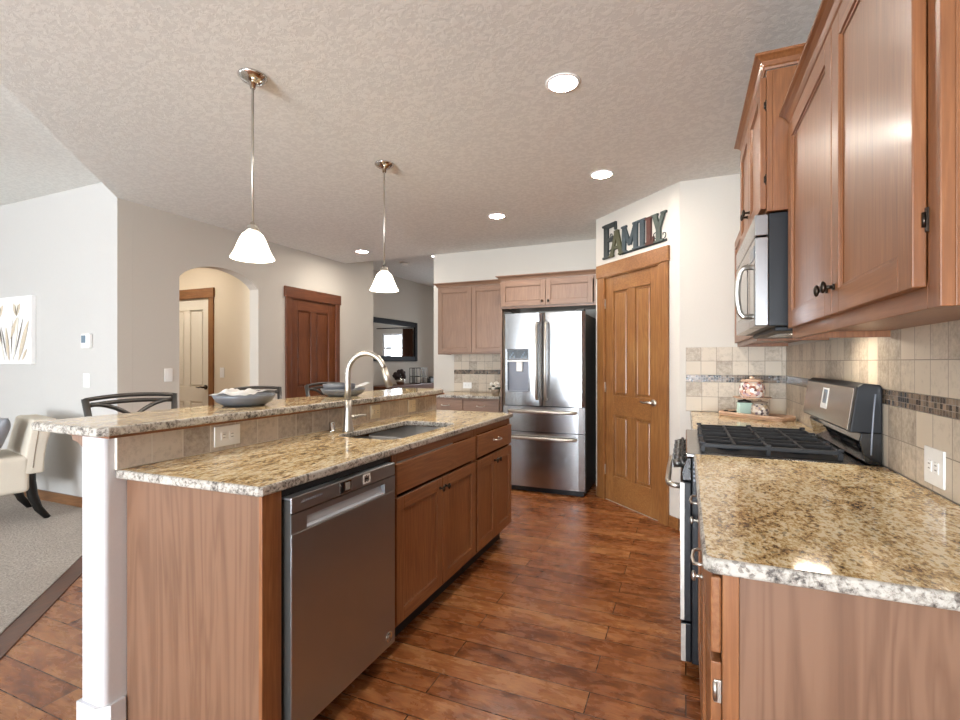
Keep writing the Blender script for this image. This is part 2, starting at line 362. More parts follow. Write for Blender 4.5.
class MB:
    def __init__(s, F=None):
        s.bm = bmesh.new(); s.F = F or Matrix.Identity(4)
    def _fin(s, vs, fs, mi, smooth=False):
        for v in vs: v.co = s.F @ v.co
        for f in fs: f.material_index = mi; f.smooth = smooth
    def box(s, x0, x1, y0, y1, z0, z1, mi=0, bev=0.0, seg=2):
        t = bmesh.new()
        bmesh.ops.create_cube(t, size=1.0)
        for v in t.verts: v.co = Vector(((x0+x1)/2+v.co.x*(x1-x0), (y0+y1)/2+v.co.y*(y1-y0), (z0+z1)/2+v.co.z*(z1-z0)))
        if bev: bmesh.ops.bevel(t, geom=list(t.edges), offset=bev, segments=seg, affect='EDGES', profile=0.5)
        s.merge(t, mi); return s
    def merge(s, t, mi=0, smooth=False):
        mp = {}
        for v in t.verts: mp[v] = s.bm.verts.new(s.F @ v.co)
        for f in t.faces:
            try:
                g = s.bm.faces.new([mp[v] for v in f.verts]); g.material_index = mi if mi is not None else f.material_index; g.smooth = smooth or f.smooth
            except ValueError: pass
        t.free()
    def prism(s, poly, z0, z1, mi=0, bev=0.0, axis='z', seg=2):
        """poly in two local axes, extruded along the third"""
        t = bmesh.new()
        def P(a, b, c): return {'z': (a, b, c), 'x': (c, a, b), 'y': (a, c, b)}[axis]
        lo = [t.verts.new(P(a, b, z0)) for a, b in poly]; hi = [t.verts.new(P(a, b, z1)) for a, b in poly]
        n = len(poly)
        t.faces.new(lo[::-1]); t.faces.new(hi)
        for i in range(n): t.faces.new((lo[i], lo[(i+1) % n], hi[(i+1) % n], hi[i]))
        bmesh.ops.recalc_face_normals(t, faces=list(t.faces))
        if bev:
            es = [e for e in t.edges if len(e.link_faces) == 2 and e.calc_face_angle(0) > 0.5]
            bmesh.ops.bevel(t, geom=es, offset=bev, segments=seg, affect='EDGES', profile=0.5)
        s.merge(t, mi); return s
    def lathe(s, prof, c=(0, 0, 0), seg=32, mi=0, R=None, smooth=True):
        t = bmesh.new(); rings = []
        for r, z in prof:
            if r < 1e-6: rings.append([t.verts.new((0, 0, z))])
            else: rings.append([t.verts.new((r*math.cos(2*PI*k/seg), r*math.sin(2*PI*k/seg), z)) for k in range(seg)])
        for a, b in zip(rings, rings[1:]):
            for k in range(seg):
                k2 = (k+1) % seg
                if len(a) == 1 and len(b) == 1: continue
                if len(a) == 1: t.faces.new((a[0], b[k2], b[k]))
                elif len(b) == 1: t.faces.new((a[k], a[k2], b[0]))
                else: t.faces.new((a[k], a[k2], b[k2], b[k]))
        bmesh.ops.recalc_face_normals(t, faces=list(t.faces))
        mt = Matrix.Translation(c) @ (R.to_4x4() if R else Matrix.Identity(4))
        bmesh.ops.transform(t, matrix=mt, verts=list(t.verts))
        s.merge(t, mi, smooth); return s
    def cyl(s, p0, p1, r0, r1=None, seg=16, mi=0, smooth=True):
        p0, p1 = Vector(p0), Vector(p1); d = p1-p0; r1 = r0 if r1 is None else r1
        R = d.to_track_quat('Z', 'Y').to_matrix()
        return s.lathe([(0, 0), (r0, 0), (r1, d.length), (0, d.length)], p0, seg, mi, R, smooth)
    def tube(s, pts, r, seg=10, mi=0, flat=None, closed=False):
        pts = [Vector(p) for p in pts]; t = bmesh.new(); rings = []; n = len(pts)
        rr = r if isinstance(r, (list, tuple)) else [r]*n
        up = None
        for i, p in enumerate(pts):
            a = pts[i-1] if i > 0 else (pts[-1] if closed else p); b = pts[i+1] if i < n-1 else (pts[0] if closed else p)
            d = (b-a).normalized()
            if up is None:
                up = Vector((0, 0, 1)) if abs(d.z) < 0.9 else Vector((1, 0, 0))
            x = up.cross(d).normalized(); y = d.cross(x).normalized(); up = y
            fx, fy = flat or (1, 1)
            rings.append([t.verts.new(p + x*(rr[i]*fx*math.cos(2*PI*k/seg)) + y*(rr[i]*fy*math.sin(2*PI*k/seg))) for k in range(seg)])
        pr = list(zip(rings, rings[1:])) + ([(rings[-1], rings[0])] if closed else [])
        for a, b in pr:
            for k in range(seg): t.faces.new((a[k], a[(k+1) % seg], b[(k+1) % seg], b[k]))
        if not closed: t.faces.new(rings[0][::-1]); t.faces.new(rings[-1])
        bmesh.ops.recalc_face_normals(t, faces=list(t.faces))
        s.merge(t, mi, True); return s
    def ball(s, c, r, mi=0, seg=16, jit=0):
        t = bmesh.new(); bmesh.ops.create_uvsphere(t, u_segments=seg, v_segments=max(6, seg//2), radius=1)
        rx, ry, rz = r if isinstance(r, (list, tuple)) else (r, r, r)
        for v in t.verts:
            k = 1+random.uniform(-jit, jit)
            v.co = Vector((c[0]+v.co.x*rx*k, c[1]+v.co.y*ry*k, c[2]+v.co.z*rz*k))
        s.merge(t, mi, True); return s
    def grid(s, nu, nv, fn, mi=0, smooth=True, thick=0):
        t = bmesh.new(); vs = [[t.verts.new(fn(i/nu, j/nv)) for j in range(nv+1)] for i in range(nu+1)]
        for i in range(nu):
            for j in range(nv): t.faces.new((vs[i][j], vs[i+1][j], vs[i+1][j+1], vs[i][j+1]))
        if thick: bmesh.ops.solidify(t, geom=list(t.faces), thickness=thick)
        bmesh.ops.recalc_face_normals(t, faces=list(t.faces))
        s.merge(t, mi, smooth); return s

def flat_slab(mb, outer, holes, z0, z1, bev=0.0, mi=0):
    """filled outline with holes, extruded; a rounded edge when bev is given; coordinates u, v -> extruded along w"""
    cu = bpy.data.curves.new('outline', 'CURVE'); cu.dimensions = '2D'; cu.fill_mode = 'BOTH'
    cu.extrude = (z1-z0)/2 - bev; cu.bevel_depth = bev; cu.bevel_resolution = 2; cu.offset = -bev
    for poly in [outer]+list(holes):
        sp = cu.splines.new('POLY'); sp.points.add(len(poly)-1); sp.use_cyclic_u = True
        for p, (a, b) in zip(sp.points, poly): p.co = (a, b, 0, 1)
    o = bpy.data.objects.new('outline', cu); COL.objects.link(o)
    me = bpy.data.meshes.new_from_object(o.evaluated_get(bpy.context.evaluated_depsgraph_get()))
    bpy.data.objects.remove(o); bpy.data.curves.remove(cu)
    t = bmesh.new(); t.from_mesh(me); bpy.data.meshes.remove(me)
    for v in t.verts: v.co.z += (z0+z1)/2
    bmesh.ops.remove_doubles(t, verts=list(t.verts), dist=1e-5)
    for f in t.faces: f.smooth = False
    mb.merge(t, mi); return mb

def root_of(o):
    while o.parent: o = o.parent
    return o
def obj(name, mb, mats, parent=None, label=None, origin=None):
    mats = mats if isinstance(mats, (list, tuple)) else [mats]
    me = bpy.data.meshes.new(name)
    if parent: Wi = ROOTM[root_of(parent).name].inverted()
    else: Wi = Matrix.Translation(-Vector(origin)) if origin else Matrix.Identity(4)
    bmesh.ops.transform(mb.bm, matrix=Wi, verts=list(mb.bm.verts))
    if (mb.F.to_3x3().determinant() < 0): bmesh.ops.reverse_faces(mb.bm, faces=list(mb.bm.faces))
    mb.bm.to_mesh(me); mb.bm.free()
    for m in mats: me.materials.append(M[m] if isinstance(m, str) else m)
    o = bpy.data.objects.new(name, me); COL.objects.link(o)
    if parent: o.parent = parent
    elif origin: o.location = origin
    if label: o['label'] = label
    return o
ROOTM = {}
def thing(name, label, cat, loc, rotz=0, group=None):
    o = bpy.data.objects.new(name, None); COL.objects.link(o); o.empty_display_size = 0.1
    o.location = loc; o.rotation_euler = (0, 0, rotz)
    o['label'] = label; o['category'] = cat
    if group: o['group'] = group
    ROOTM[o.name] = Matrix.Translation(loc) @ Matrix.Rotation(rotz, 4, 'Z')
    return o
def tag(o, label, cat, group=None):
    o['label'] = label; o['category'] = cat
    if group: o['group'] = group
    return o
def struct(name, mb, mats, label=None, cat=None):
    o = obj(name, mb, mats); o['kind'] = 'structure'
    if label: o['label'] = label; o['category'] = cat
    ROOTM[o.name] = Matrix.Identity(4)
    return o
def dup(root, loc, rotz, label, group=None):
    r = root.copy(); COL.objects.link(r); r.location = loc; r.rotation_euler = (0, 0, rotz); r['label'] = label
    if group: r['group'] = group
    for ch in list(root.children):
        c = ch.copy(); COL.objects.link(c); c.parent = r
        for g in list(ch.children):
            d = g.copy(); COL.objects.link(d); d.parent = c
    return r
def uX(X):   # metres along the pantry wall from its inner corner for a column of the photograph
    a = math.atan((X-480)/485.0)-math.radians(23); k = math.tan(a); y = 3.956/(1+k)
    return (4.756-y)*math.sqrt(2)

# ------------------------------------------------------------------ the setting
CH = 2.66      # kitchen ceiling
XR = 0.66      # wall behind the range
XA = -4.38     # wall with the arch
YL = 2.55      # living room wall
YF = 5.5       # wall behind the refrigerator
f = MB(); f.box(-8.2, 1.0, -6.6, 10.2, -0.05, 0.0); struct('floor', f, 'floor')
c = MB(); c.prism([(XA+0.06, YL+0.04), (-8.1, YL-0.002), (-8.1, -3.5), (1.46-0.1, -3.5), (0.6, -2.35)], 0.0, 0.012)
c2 = MB(); 
c2.prism([(-4.28, 2.549), (-8.1, 2.549), (-8.1, -3.5), (1.76-0.05, -3.5)][:0] or [(-4.295, 2.549), (-8.1, 2.549), (-8.1, -6.49), (-3.2, -6.49), (-3.2, -2.5), (-2.2, -0.475), (-2.4, 0.654)], 0.0, 0.012)
c.bm.free()
struct('floor_carpet', c2, 'carpet')
t = MB(frame((-4.24, 2.549, 0), u=(1, -1, 0)))
t.F = Matrix.Translation((-4.245, 2.5, 0)) @ Matrix.Rotation(math.radians(-45), 4, 'Z')
t.box(0.03, 2.62, -0.002, 0.10, 0.0, 0.006, bev=0.002)
tr = obj('trim_1', t, wood('border_board', ('#2A160C', '#5A3218', '#7A4826'), 'y', 1.0, 0.3, 0.1)); tr['kind'] = 'structure'

def wallpanel(name, F, outer, holes, thick, mat, mi=0):
    mb = MB(F); flat_slab(mb, outer, holes, -thick, 0.0)
    return struct(name, mb, mat)
def rect(u0, u1, v0, v1): return [(u0, v0), (u1, v0), (u1, v1), (u0, v1)]
# right-hand wall, wall beyond the range, pantry corner, refrigerator recess
wallpanel('wall_right', frame((XR, 4.1, 0), 'nx'), rect(0, 10.7, 0, CH), [], 0.12, 'wall')
wallpanel('wall_back', frame((-0.044, 4.0, 0), 'ny'), rect(0, 0.704, 0, CH), [], 0.10, 'wall')
FP = frame((-0.80, 4.756, 0), u=(1, -1, 0)); LP = 0.756*math.sqrt(2)
ud0, ud1 = uX(605), uX(660.6)
wallpanel('wall_pantry', FP, rect(0, LP, 0, CH), [rect(ud0, ud1, -0.0 + 0.001, 2.075)], 0.10, 'wall')
wallpanel('wall_alcove', frame((-0.80, 5.6, 0), 'nx'), rect(0, 0.844, 0, CH), [], 0.10, 'wall')
wallpanel('wall_refrigerator', frame((-2.98, YF, 0), 'ny'), rect(0, 2.18, 0, 2.95), [], 0.15, 'wall')
# wall with the arch and the dark door
def arch(u0, u1, vs, vp, n=18):
    pts = [(u0, 0.001), (u1, 0.001)]
    for k in range(n+1):
        a = k/n; u = u1+(u0-u1)*a
        pts.append((u, vs+(vp-vs)*(1-(2*a-1)**2)**0.75))
    return pts
FA = frame((XA, YL, 0), 'px'); Y0 = 0.1205
ya0, ya1 = 3.09-YL, 4.005-YL
yd0, yd1 = 4.47-YL, 5.29-YL
wallpanel('wall_left', FA, rect(Y0, 6.16-YL, 0, 2.95), [arch(ya0, ya1, 2.09, 2.25), rect(yd0, yd1, 0.001, 2.06)], 0.13, 'wall')
wl = wallpanel('wall_living', frame((-8.1, YL, 0), 'ny'), rect(0, 8.1+XA, 0, 2.95), [], 0.12, ['wall_living', 'wall'])
for p_ in wl.data.polygons: p_.material_index = 1 if p_.normal.x > 0.9 else 0
wallpanel('wall_hall', frame((-7.2, 4.10, 0), 'ny'), rect(0, 7.2+XA-0.135, 0, 2.66), [rect(1.12, 1.93, 0.001, 2.06)], 0.10, 'wall_hall')
wallpanel('wall_hall_end', frame((-7.2, 2.6, 0), 'px'), rect(0, 1.6, 0, 2.66), [], 0.10, 'wall_hall')
wallpanel('wall_dining_return', frame((-5.3, 6.03, 0), 'py'), rect(-0.79, 0.0, 0, 2.95), [], 0.12, 'wall')
wallpanel('wall_dining', frame((-5.2, 6.0, 0), 'px'), rect(0, 4.1, 0, 2.95), [], 0.12, 'wall')
wallpanel('wall_dining_far', frame((-5.3, 10.0, 0), 'ny'), rect(0, 4.6, 0, 2.95), [rect(1.20, 1.78, 0.9, 1.98)], 0.12, 'wall')
wallpanel('wall_dining_side', frame((-0.72, 10.1, 0), 'nx'), rect(0, 4.5, 0, 2.95), [], 0.12, 'wall')
# walls behind and beside the camera, with their windows
wallpanel('wall_rear', frame((0.8, -6.5, 0), 'py'), rect(0, 9.0, 0, 3.1), [rect(0.35, 1.2, 0.85, 2.15), rect(1.38, 3.75, 0.10, 2.12), rect(4.95, 7.25, 0.62, 2.28)], 0.12, 'wall_living')
wallpanel('wall_west', frame((-8.1, -6.6, 0), 'px'), rect(0, 9.2, 0, 3.1), [rect(2.35, 4.85, 0.62, 2.28)], 0.12, 'wall_living')
def window(n, F, u0, u1, v0, v1, cols, rows):
    fm = MB(F)
    for a, b, c_, d in ((u0, u0+0.05, v0, v1), (u1-0.05, u1, v0, v1), (u0+0.05, u1-0.05, v0, v0+0.05), (u0+0.05, u1-0.05, v1-0.05, v1)):
        fm.box(a, b, c_, d, -0.09, -0.02, bev=0.004)
    for k in range(1, cols): 
        x = u0+(u1-u0)*k/cols; fm.box(x-0.02, x+0.02, v0+0.05, v1-0.05, -0.075, -0.035)
    for k in range(1, rows):
        y = v0+(v1-v0)*k/rows; fm.box(u0+0.05, u1-0.05, y-0.02, y+0.02, -0.07, -0.04)
    w = struct('window_%d' % n, fm, 'winframe')
    p = MB(F); p.box(u0+0.05, u1-0.05, v0+0.05, v1-0.05, -0.057, -0.053); obj('pane', p, 'pane', w)
    return w
FR = frame((0.8, -6.5, 0), 'py')
window(1, FR, 0.35, 1.2, 0.85, 2.15, 1, 2)
window(2, FR, 1.38, 3.75, 0.10, 2.12, 2, 1)
window(3, FR, 4.95, 7.25, 0.62, 2.28, 2, 1)
window(4, frame((-8.1, -6.6, 0), 'px'), 2.35, 4.85, 0.62, 2.28, 2, 1)
window(5, frame((-5.3, 10.0, 0), 'ny'), 1.20, 1.78, 0.9, 1.98, 1, 3)
# ceilings: the kitchen ceiling ends on a 45 degree edge, the living and dining ceilings lie higher
k = MB(); k.prism([(XA, YL-0.0), (-2.6, 0.77), (-2.6, -6.5), (0.8, -6.5), (0.8, 4.2), (-0.7, 5.5), (-0.9, 5.5), (XA, 5.5)], CH, CH+0.26)
struct('ceiling', k, 'ceiling')
k = MB(); k.box(-8.2, -2.5, -6.6, 2.6, 2.82, 2.92); struct('ceiling_living', k, 'ceiling')
k = MB(); k.box(-5.4, -0.6, 5.45, 10.2, 2.95, 3.05); struct('ceiling_dining', k, 'ceiling')
k = MB(); k.box(-7.3, XA-0.14, 2.68, 4.15, 2.62, 2.70); struct('ceiling_hall', k, 'wall_hall')

# doors
def panel_leaf(mb, u0, u1, v0, v1, w0, w1, rows, st=0.115, mid=0.10, mv=0, mh=1, mp=0):
    """a rail-and-stile leaf with two columns of raised panels; rows = [(v0, v1), ...]"""
    um = (u0+u1)/2
    mb.box(u0, u0+st, v0, v1, w0, w1, mv, 0.003); mb.box(u1-st, u1, v0, v1, w0, w1, mv, 0.003)
    edges = [v0]+[e for r in rows for e in r]+[v1]
    for a, b in zip(edges[::2], edges[1::2]): mb.box(u0+st, u1-st, a, b, w0, w1, mh, 0.003)
    for a, b in rows:
        mb.box(um-mid/2, um+mid/2, a, b, w0, w1, mv, 0.003)
        for p0, p1 in ((u0+st, um-mid/2), (um+mid/2, u1-st)):
            mb.box(p0-0.002, p1+0.002, a-0.002, b+0.002, w0+0.008, w1-0.016, mp)
            mb.box(p0+0.022, p1-0.022, a+0.022, b-0.022, w1-0.016, w1-0.006, mp, 0.007, 1)
def casing(name, F, u0, u1, v1, mats, parent, w=0.115, hd=0.118, over=0.02):
    for a, b in ((u0-w, u0), (u1, u1+w)):
        m = MB(F); m.box(a+(0 if a < u0 else -0.006), b+(0.006 if a < u0 else 0), 0, v1+0.0015, 0.001, 0.02, 0, 0.003); obj(name, m, mats[0], parent)
    m = MB(F); m.box(u0-w-over, u1+w+over, v1+0.002, v1+0.005+hd, 0.001, 0.026, 0, 0.003); m.box(u0+0.0065, u1-0.0065, v1-0.006, v1+0.002, 0.001, 0.019, 0); obj('head_'+name, m, mats[1], parent)
def stops(F, u0, u1, v1, w, mat, parent):
    m = MB(F)
    m.box(u0+0.0006, u0+0.02, 0.001, v1-0.0006, w-0.016, w-0.0005); m.box(u1-0.02, u1-0.0006, 0.001, v1-0.0006, w-0.016, w-0.0005); m.box(u0+0.02, u1-0.02, v1-0.02, v1-0.0006, w-0.016, w-0.0005)
    m.box(u0+0.02, u1-0.02, 0.0012, 0.02, w-0.016, w-0.0005)
    m.box(u0+0.0004, u0+0.0024, 0.001, v1-0.0006, w, 0.0008); m.box(u1-0.0024, u1-0.0004, 0.001, v1-0.0006, w, 0.0008)
    obj('jamb', m, mat, parent)
def lever(mb, u, v, w, d):
    mb.cyl((u, v, w), (u, v, w+0.012), 0.028, seg=20); mb.cyl((u, v, w+0.01), (u, v, w+0.05), 0.011, seg=12)
    mb.tube([(u, v, w+0.048), (u+d*0.03, v+0.004, w+0.052), (u+d*0.07, v-0.003, w+0.05), (u+d*0.115, v+0.002, w+0.046)], [0.010, 0.010, 0.008, 0.006], 8)
def hinges(F, u, zs, w, parent, mat='nickel'):
    for z in zs:
        m = MB(F); m.box(u-0.018, u+0.002, z-0.045, z+0.045, w-0.002, w+0.004); m.cyl((u-0.002, z-0.047, w+0.006), (u-0.002, z+0.047, w+0.006), 0.006, seg=8)
        obj('hinge', m, mat, parent)

m = MB(FP); panel_leaf(m, ud0+0.003, ud1-0.003, 0.005, 2.071, -0.045, -0.004, [(0.24, 0.80), (0.98, 1.93)])
d1 = struct('door_1', m, ['oak_z', 'oak_x'], 'oak four-panel pantry door across the corner, below the FAMILY sign', 'door')
for src, axis in (('oak_z', 'z'),): pass
casing('casing', FP, ud0, ud1, 2.075, ('oak_z', 'oak_x'), d1, w=0.098, over=0.008); stops(FP, ud0, ud1, 2.075, -0.045, 'oak_z', d1)
m = MB(FP); lever(m, ud1-0.075, 0.95, -0.005, -1); obj('door_handle', m, 'nickel', d1)
hinges(FP, ud0+0.004, (0.28, 1.05, 1.83), -0.002, d1)

m = MB(FA); panel_leaf(m, yd0+0.003, yd1-0.003, 0.005, 2.056, -0.045, -0.003, [(0.24, 0.80), (0.98, 1.92)], st=0.13)
d2 = struct('door_2', m, ['dkoak_z', 'dkoak_y'], 'dark brown four-panel wooden door behind the bar stools', 'door')
casing('casing', FA, yd0, yd1, 2.06, ('dkoak_z', 'dkoak_y'), d2, w=0.075, over=0.02, hd=0.125); stops(FA, yd0, yd1, 2.06, -0.045, 'dkoak_z', d2)
m = MB(FA); lever(m, yd1-0.07, 0.95, -0.003, -1); obj('door_handle', m, 'nickel', d2)
hinges(FA, yd0+0.004, (0.28, 1.05, 1.83), -0.002, d2)

FH = frame((-7.2, 4.10, 0), 'ny')
m = MB(FH); panel_leaf(m, 1.123, 1.927, 0.005, 2.056, -0.045, -0.004, [(0.24, 0.80), (0.98, 1.92)], st=0.12, mh=0)
d3 = struct('door_3', m, ['cream_paint'], 'cream panelled door seen through the arch', 'door')
casing('casing', FH, 1.12, 1.93, 2.06, ('oak_z', 'oak_x'), d3, w=0.075, over=0.012, hd=0.11); stops(FH, 1.12, 1.93, 2.06, -0.045, 'oak_z', d3)
m = MB(FH); lever(m, 1.86, 0.98, -0.004, -1); obj('door_handle', m, 'bronze', d3)

# baseboards
def baseb(name, F, spans, h=0.09, mat='base_wood'):
    m = MB(F)
    for a, b in spans: m.box(a, b, 0.001, h, 0.001, 0.014, 0, 0.003)
    struct(name, m, mat)
baseb('baseboard_living', frame((-8.1, YL, 0.012), 'ny'), [(0.02, 8.1+XA)])
baseb('baseboard_left', FA, [(0.0, ya0), (ya1, yd0-0.076), (yd1+0.076, 3.6)], mat=wood('baseboard_wood_y', ('#5A3A22', '#7E5736', '#94694A'), 'y'))
baseb('baseboard_pantry', FP, [(0.02, ud0-0.10), (ud1+0.10, LP)], mat='oak_x')
baseb('baseboard_back', frame((-0.044, 4.0, 0), 'ny'), [(0, 0.1)], mat='oak_x')

# half wall of the island with rounded corner and its plinth
HX0, HX1, HY0, HY1 = -1.917, -1.807, 1.005, 3.36
m = MB(); m.prism([(HX0, HY1), (HX0, HY0)] + [(HX1-0.022+0.022*math.sin(a), HY0+0.022-0.022*math.cos(a)) for a in [i*PI/12 for i in range(7)]] + [(HX1, HY1)], 0, 1.032)
hw = struct('wall_island', m, 'wall_white')
m = MB(); m.prism([(HX0-0.012, HY0+0.2), (HX0-0.012, HY0-0.012), (HX1-0.02, HY0-0.012), (HX1+0.012, HY0+0.02), (HX1+0.012, HY0+0.068), (HX1+0.0005, HY0+0.068), (HX1+0.0005, HY0+0.02), (HX1-0.02, HY0-0.0005), (HX0-0.0005, HY0-0.0005), (HX0-0.0005, HY0+0.2)], 0, 0.12)
p = struct('baseboard_island', m, 'wall_white')

# ------------------------------------------------------------------ countertops
def rrect(x0, x1, y0, y1, r, n=5):
    pts = []
    for cx, cy, a0 in ((x1-r, y0+r, -PI/2), (x1-r, y1-r, 0), (x0+r, y1-r, PI/2), (x0+r, y0+r, PI)):
        for k in range(n+1):
            a = a0+PI/2*k/n; pts.append((cx+r*math.cos(a), cy+r*math.sin(a)))
    return pts
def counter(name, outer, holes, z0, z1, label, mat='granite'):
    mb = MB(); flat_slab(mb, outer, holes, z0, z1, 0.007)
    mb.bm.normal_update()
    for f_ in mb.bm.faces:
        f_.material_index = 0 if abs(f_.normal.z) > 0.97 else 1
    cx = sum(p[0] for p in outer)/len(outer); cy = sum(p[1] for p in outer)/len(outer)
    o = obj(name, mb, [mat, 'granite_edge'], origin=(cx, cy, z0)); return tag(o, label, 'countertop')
SX0, SX1, SY0, SY1 = -1.63, -1.275, 1.955, 2.655
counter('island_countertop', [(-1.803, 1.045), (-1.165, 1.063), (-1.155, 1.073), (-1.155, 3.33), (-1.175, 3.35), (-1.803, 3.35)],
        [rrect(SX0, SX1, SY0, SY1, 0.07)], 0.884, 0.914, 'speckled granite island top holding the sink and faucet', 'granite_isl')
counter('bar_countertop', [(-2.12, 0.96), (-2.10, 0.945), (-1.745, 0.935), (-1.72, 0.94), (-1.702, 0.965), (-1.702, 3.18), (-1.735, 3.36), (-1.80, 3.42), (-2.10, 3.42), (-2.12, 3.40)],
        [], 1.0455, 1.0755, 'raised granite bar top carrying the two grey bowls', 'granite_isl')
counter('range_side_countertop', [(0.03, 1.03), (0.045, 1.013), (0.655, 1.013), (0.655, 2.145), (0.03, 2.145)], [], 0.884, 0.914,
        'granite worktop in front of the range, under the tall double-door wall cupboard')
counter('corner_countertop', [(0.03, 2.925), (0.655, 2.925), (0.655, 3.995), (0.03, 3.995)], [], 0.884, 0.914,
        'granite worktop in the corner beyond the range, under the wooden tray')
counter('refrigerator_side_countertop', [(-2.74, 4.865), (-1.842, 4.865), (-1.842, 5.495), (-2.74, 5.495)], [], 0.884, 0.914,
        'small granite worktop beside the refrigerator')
m = MB(); m.box(-1.955, -1.735, 0.985, 3.38, 1.033, 1.045, 0, 0.002)
tag(obj('bar_subtop', m, 'cab_y', origin=(-1.85, 2.2, 1.033)), 'thin wooden board under the raised granite bar top', 'board')
# corbel
m = MB(); m.F = Matrix.Translation((0, 1.06, 0))
prof = [(-1.919, 1.044), (-2.055, 1.044), (-2.05, 1.015)] + [(-2.045+0.10*math.sin(a), 1.0-0.115*(1-math.cos(a))) for a in [i*PI/2/8 for i in range(9)]] + [(-1.919, 0.86)]
m.prism(prof, -0.02, 0.02, 0, 0.003, axis='y')
tag(obj('corbel', m, 'pale_z', origin=(-1.93, 1.06, 0.86)), 'curved wooden corbel under the bar top beside the white half wall', 'corbel')

# ------------------------------------------------------------------ tiled splashbacks
m = MB(); m.box(-1.8062, -1.793, 1.042, 3.355, 0.915, 1.0325, 0, 0.002)
bs = obj('island_backsplash', m, 'tile_bar', origin=(-1.8, 1.0425, 0.915)); tag(bs, 'single row of beige tiles between island top and bar top', 'backsplash')
def backsplash(name, label, F, u0, u1, matT, matM, v0=0.9155):
    root = thing(name, label, 'backsplash', tuple(F @ Vector((u0, v0, 0))))
    for a, b, nm, mt, w in ((v0, 1.1355, 'tile_field', matT, 0.009), (1.136, 1.187, 'mosaic_band', matM, 0.0085), (1.1875, 1.395, 'tile_field', matT.replace('tile', 'tileup'), 0.009)):
        q = MB(F); q.box(u0, u1, a, b, 0.0006, w, 0, 0.0015); obj(nm, q, mt, root)
backsplash('range_backsplash', 'beige tile splashback with dark mosaic band running behind the range', frame((XR, 0, 0), 'nx'), -3.989, -0.3, 'tile_y', 'mosaic_y')
backsplash('corner_backsplash', 'short beige tile splashback behind the wooden tray of jars', frame((0, 4.0, 0), 'ny'), 0.0, 0.6505, 'tile_x', 'mosaic_x')
backsplash('refrigerator_backsplash', 'beige tile splashback beside the refrigerator with dark mosaic band', frame((0, YF, 0), 'ny'), -2.685, -1.845, 'tile_x', 'mosaic_x')

# ------------------------------------------------------------------ cabinets
def shaker(mb, u0, u1, v0, v1, w0, w1, st=0.058, mv=0, mh=1, panel=True):
    mb.box(u0, u0+st, v0, v1, w0, w1, mv, 0.002); mb.box(u1-st, u1, v0, v1, w0, w1, mv, 0.002)
    mb.box(u0+st, u1-st, v0, v0+st, w0, w1, mh, 0.002); mb.box(u0+st, u1-st, v1-st, v1, w0, w1, mh, 0.002)
    mb.box(u0+st-0.001, u1-st+0.001, v0+st-0.001, v1-st+0.001, w0+0.003, w1-0.009, mv)
    # small bead around the panel
    b = 0.008
    a0, a1, c0, c1 = u0+st, u1-st, v0+st, v1-st
    for x0, x1, y0, y1 in ((a0, a0+b, c0, c1), (a1-b, a1, c0, c1), (a0+b, a1-b, c0, c0+b), (a0+b, a1-b, c1-b, c1)):
        mb.box(x0, x1, y0, y1, w1-0.0095, w1-0.005, mv, 0.002, 1)
def slabfront(mb, u0, u1, v0, v1, w0, w1, mi=1):
    mb.box(u0, u1, v0, v1, w0, w1, mi, 0.004)
def knob(F, u, v, w, parent, mat='bronze'):
    m = MB(F); m.cyl((u, v, w), (u, v, w+0.004), 0.008, seg=12); m.cyl((u, v, w+0.003), (u, v, w+0.02), 0.005, 0.0045, 10)
    m.ball((u, v, w+0.024), (0.011, 0.016, 0.007), seg=14); obj('knob', m, mat, parent)
def pull(F, u, v, w, parent, L=0.09, mat='nickel'):
    m = MB(F); h = L/2
    for s_ in (-1, 1): m.cyl((u+s_*h, v, w), (u+s_*h, v, w+0.003), 0.008, seg=10)
    m.tube([(u-h, v, w), (u-h, v, w+0.018), (u-h*0.86, v-0.002, w+0.027), (u, v-0.004, w+0.031), (u+h*0.86, v-0.002, w+0.027), (u+h, v, w+0.018), (u+h, v, w)], 0.0042, 8)
    obj('pull', m, mat, parent)
def carcass(mb, F, u0, u1, v0, v1, depth, fw, top=True, toe=0.0, st=0.04, mv=0, mh=1):
    """sides, floor, back and face frame; fw = outward position of the frame's face"""
    mb.box(u0, u0+0.018, v0, v1, fw-depth, fw-0.019, mv, 0.001); mb.box(u1-0.018, u1, v0, v1, fw-depth, fw-0.019, mv, 0.001)
    mb.box(u0+0.018, u1-0.018, v0+0.022, v0+0.038, fw-depth, fw-0.019, mv); mb.box(u0+0.018, u1-0.018, v0+0.03, v1, fw-depth, fw-depth+0.008, mv)
    if top: mb.box(u0+0.018, u1-0.018, v1-0.018, v1, fw-depth, fw-0.019, mv)
    mb.box(u0, u0+st, v0, v1, fw-0.019, fw, mv, 0.0015); mb.box(u1-st, u1, v0, v1, fw-0.019, fw, mv, 0.0015)
    mb.box(u0+st, u1-st, v0, v0+st, fw-0.019, fw, mh, 0.0015); mb.box(u0+st, u1-st, v1-st, v1, fw-0.019, fw, mh, 0.0015)
    if toe: mb.box(u0, u1, 0.0, v0, fw-0.09, fw-0.075, 2)

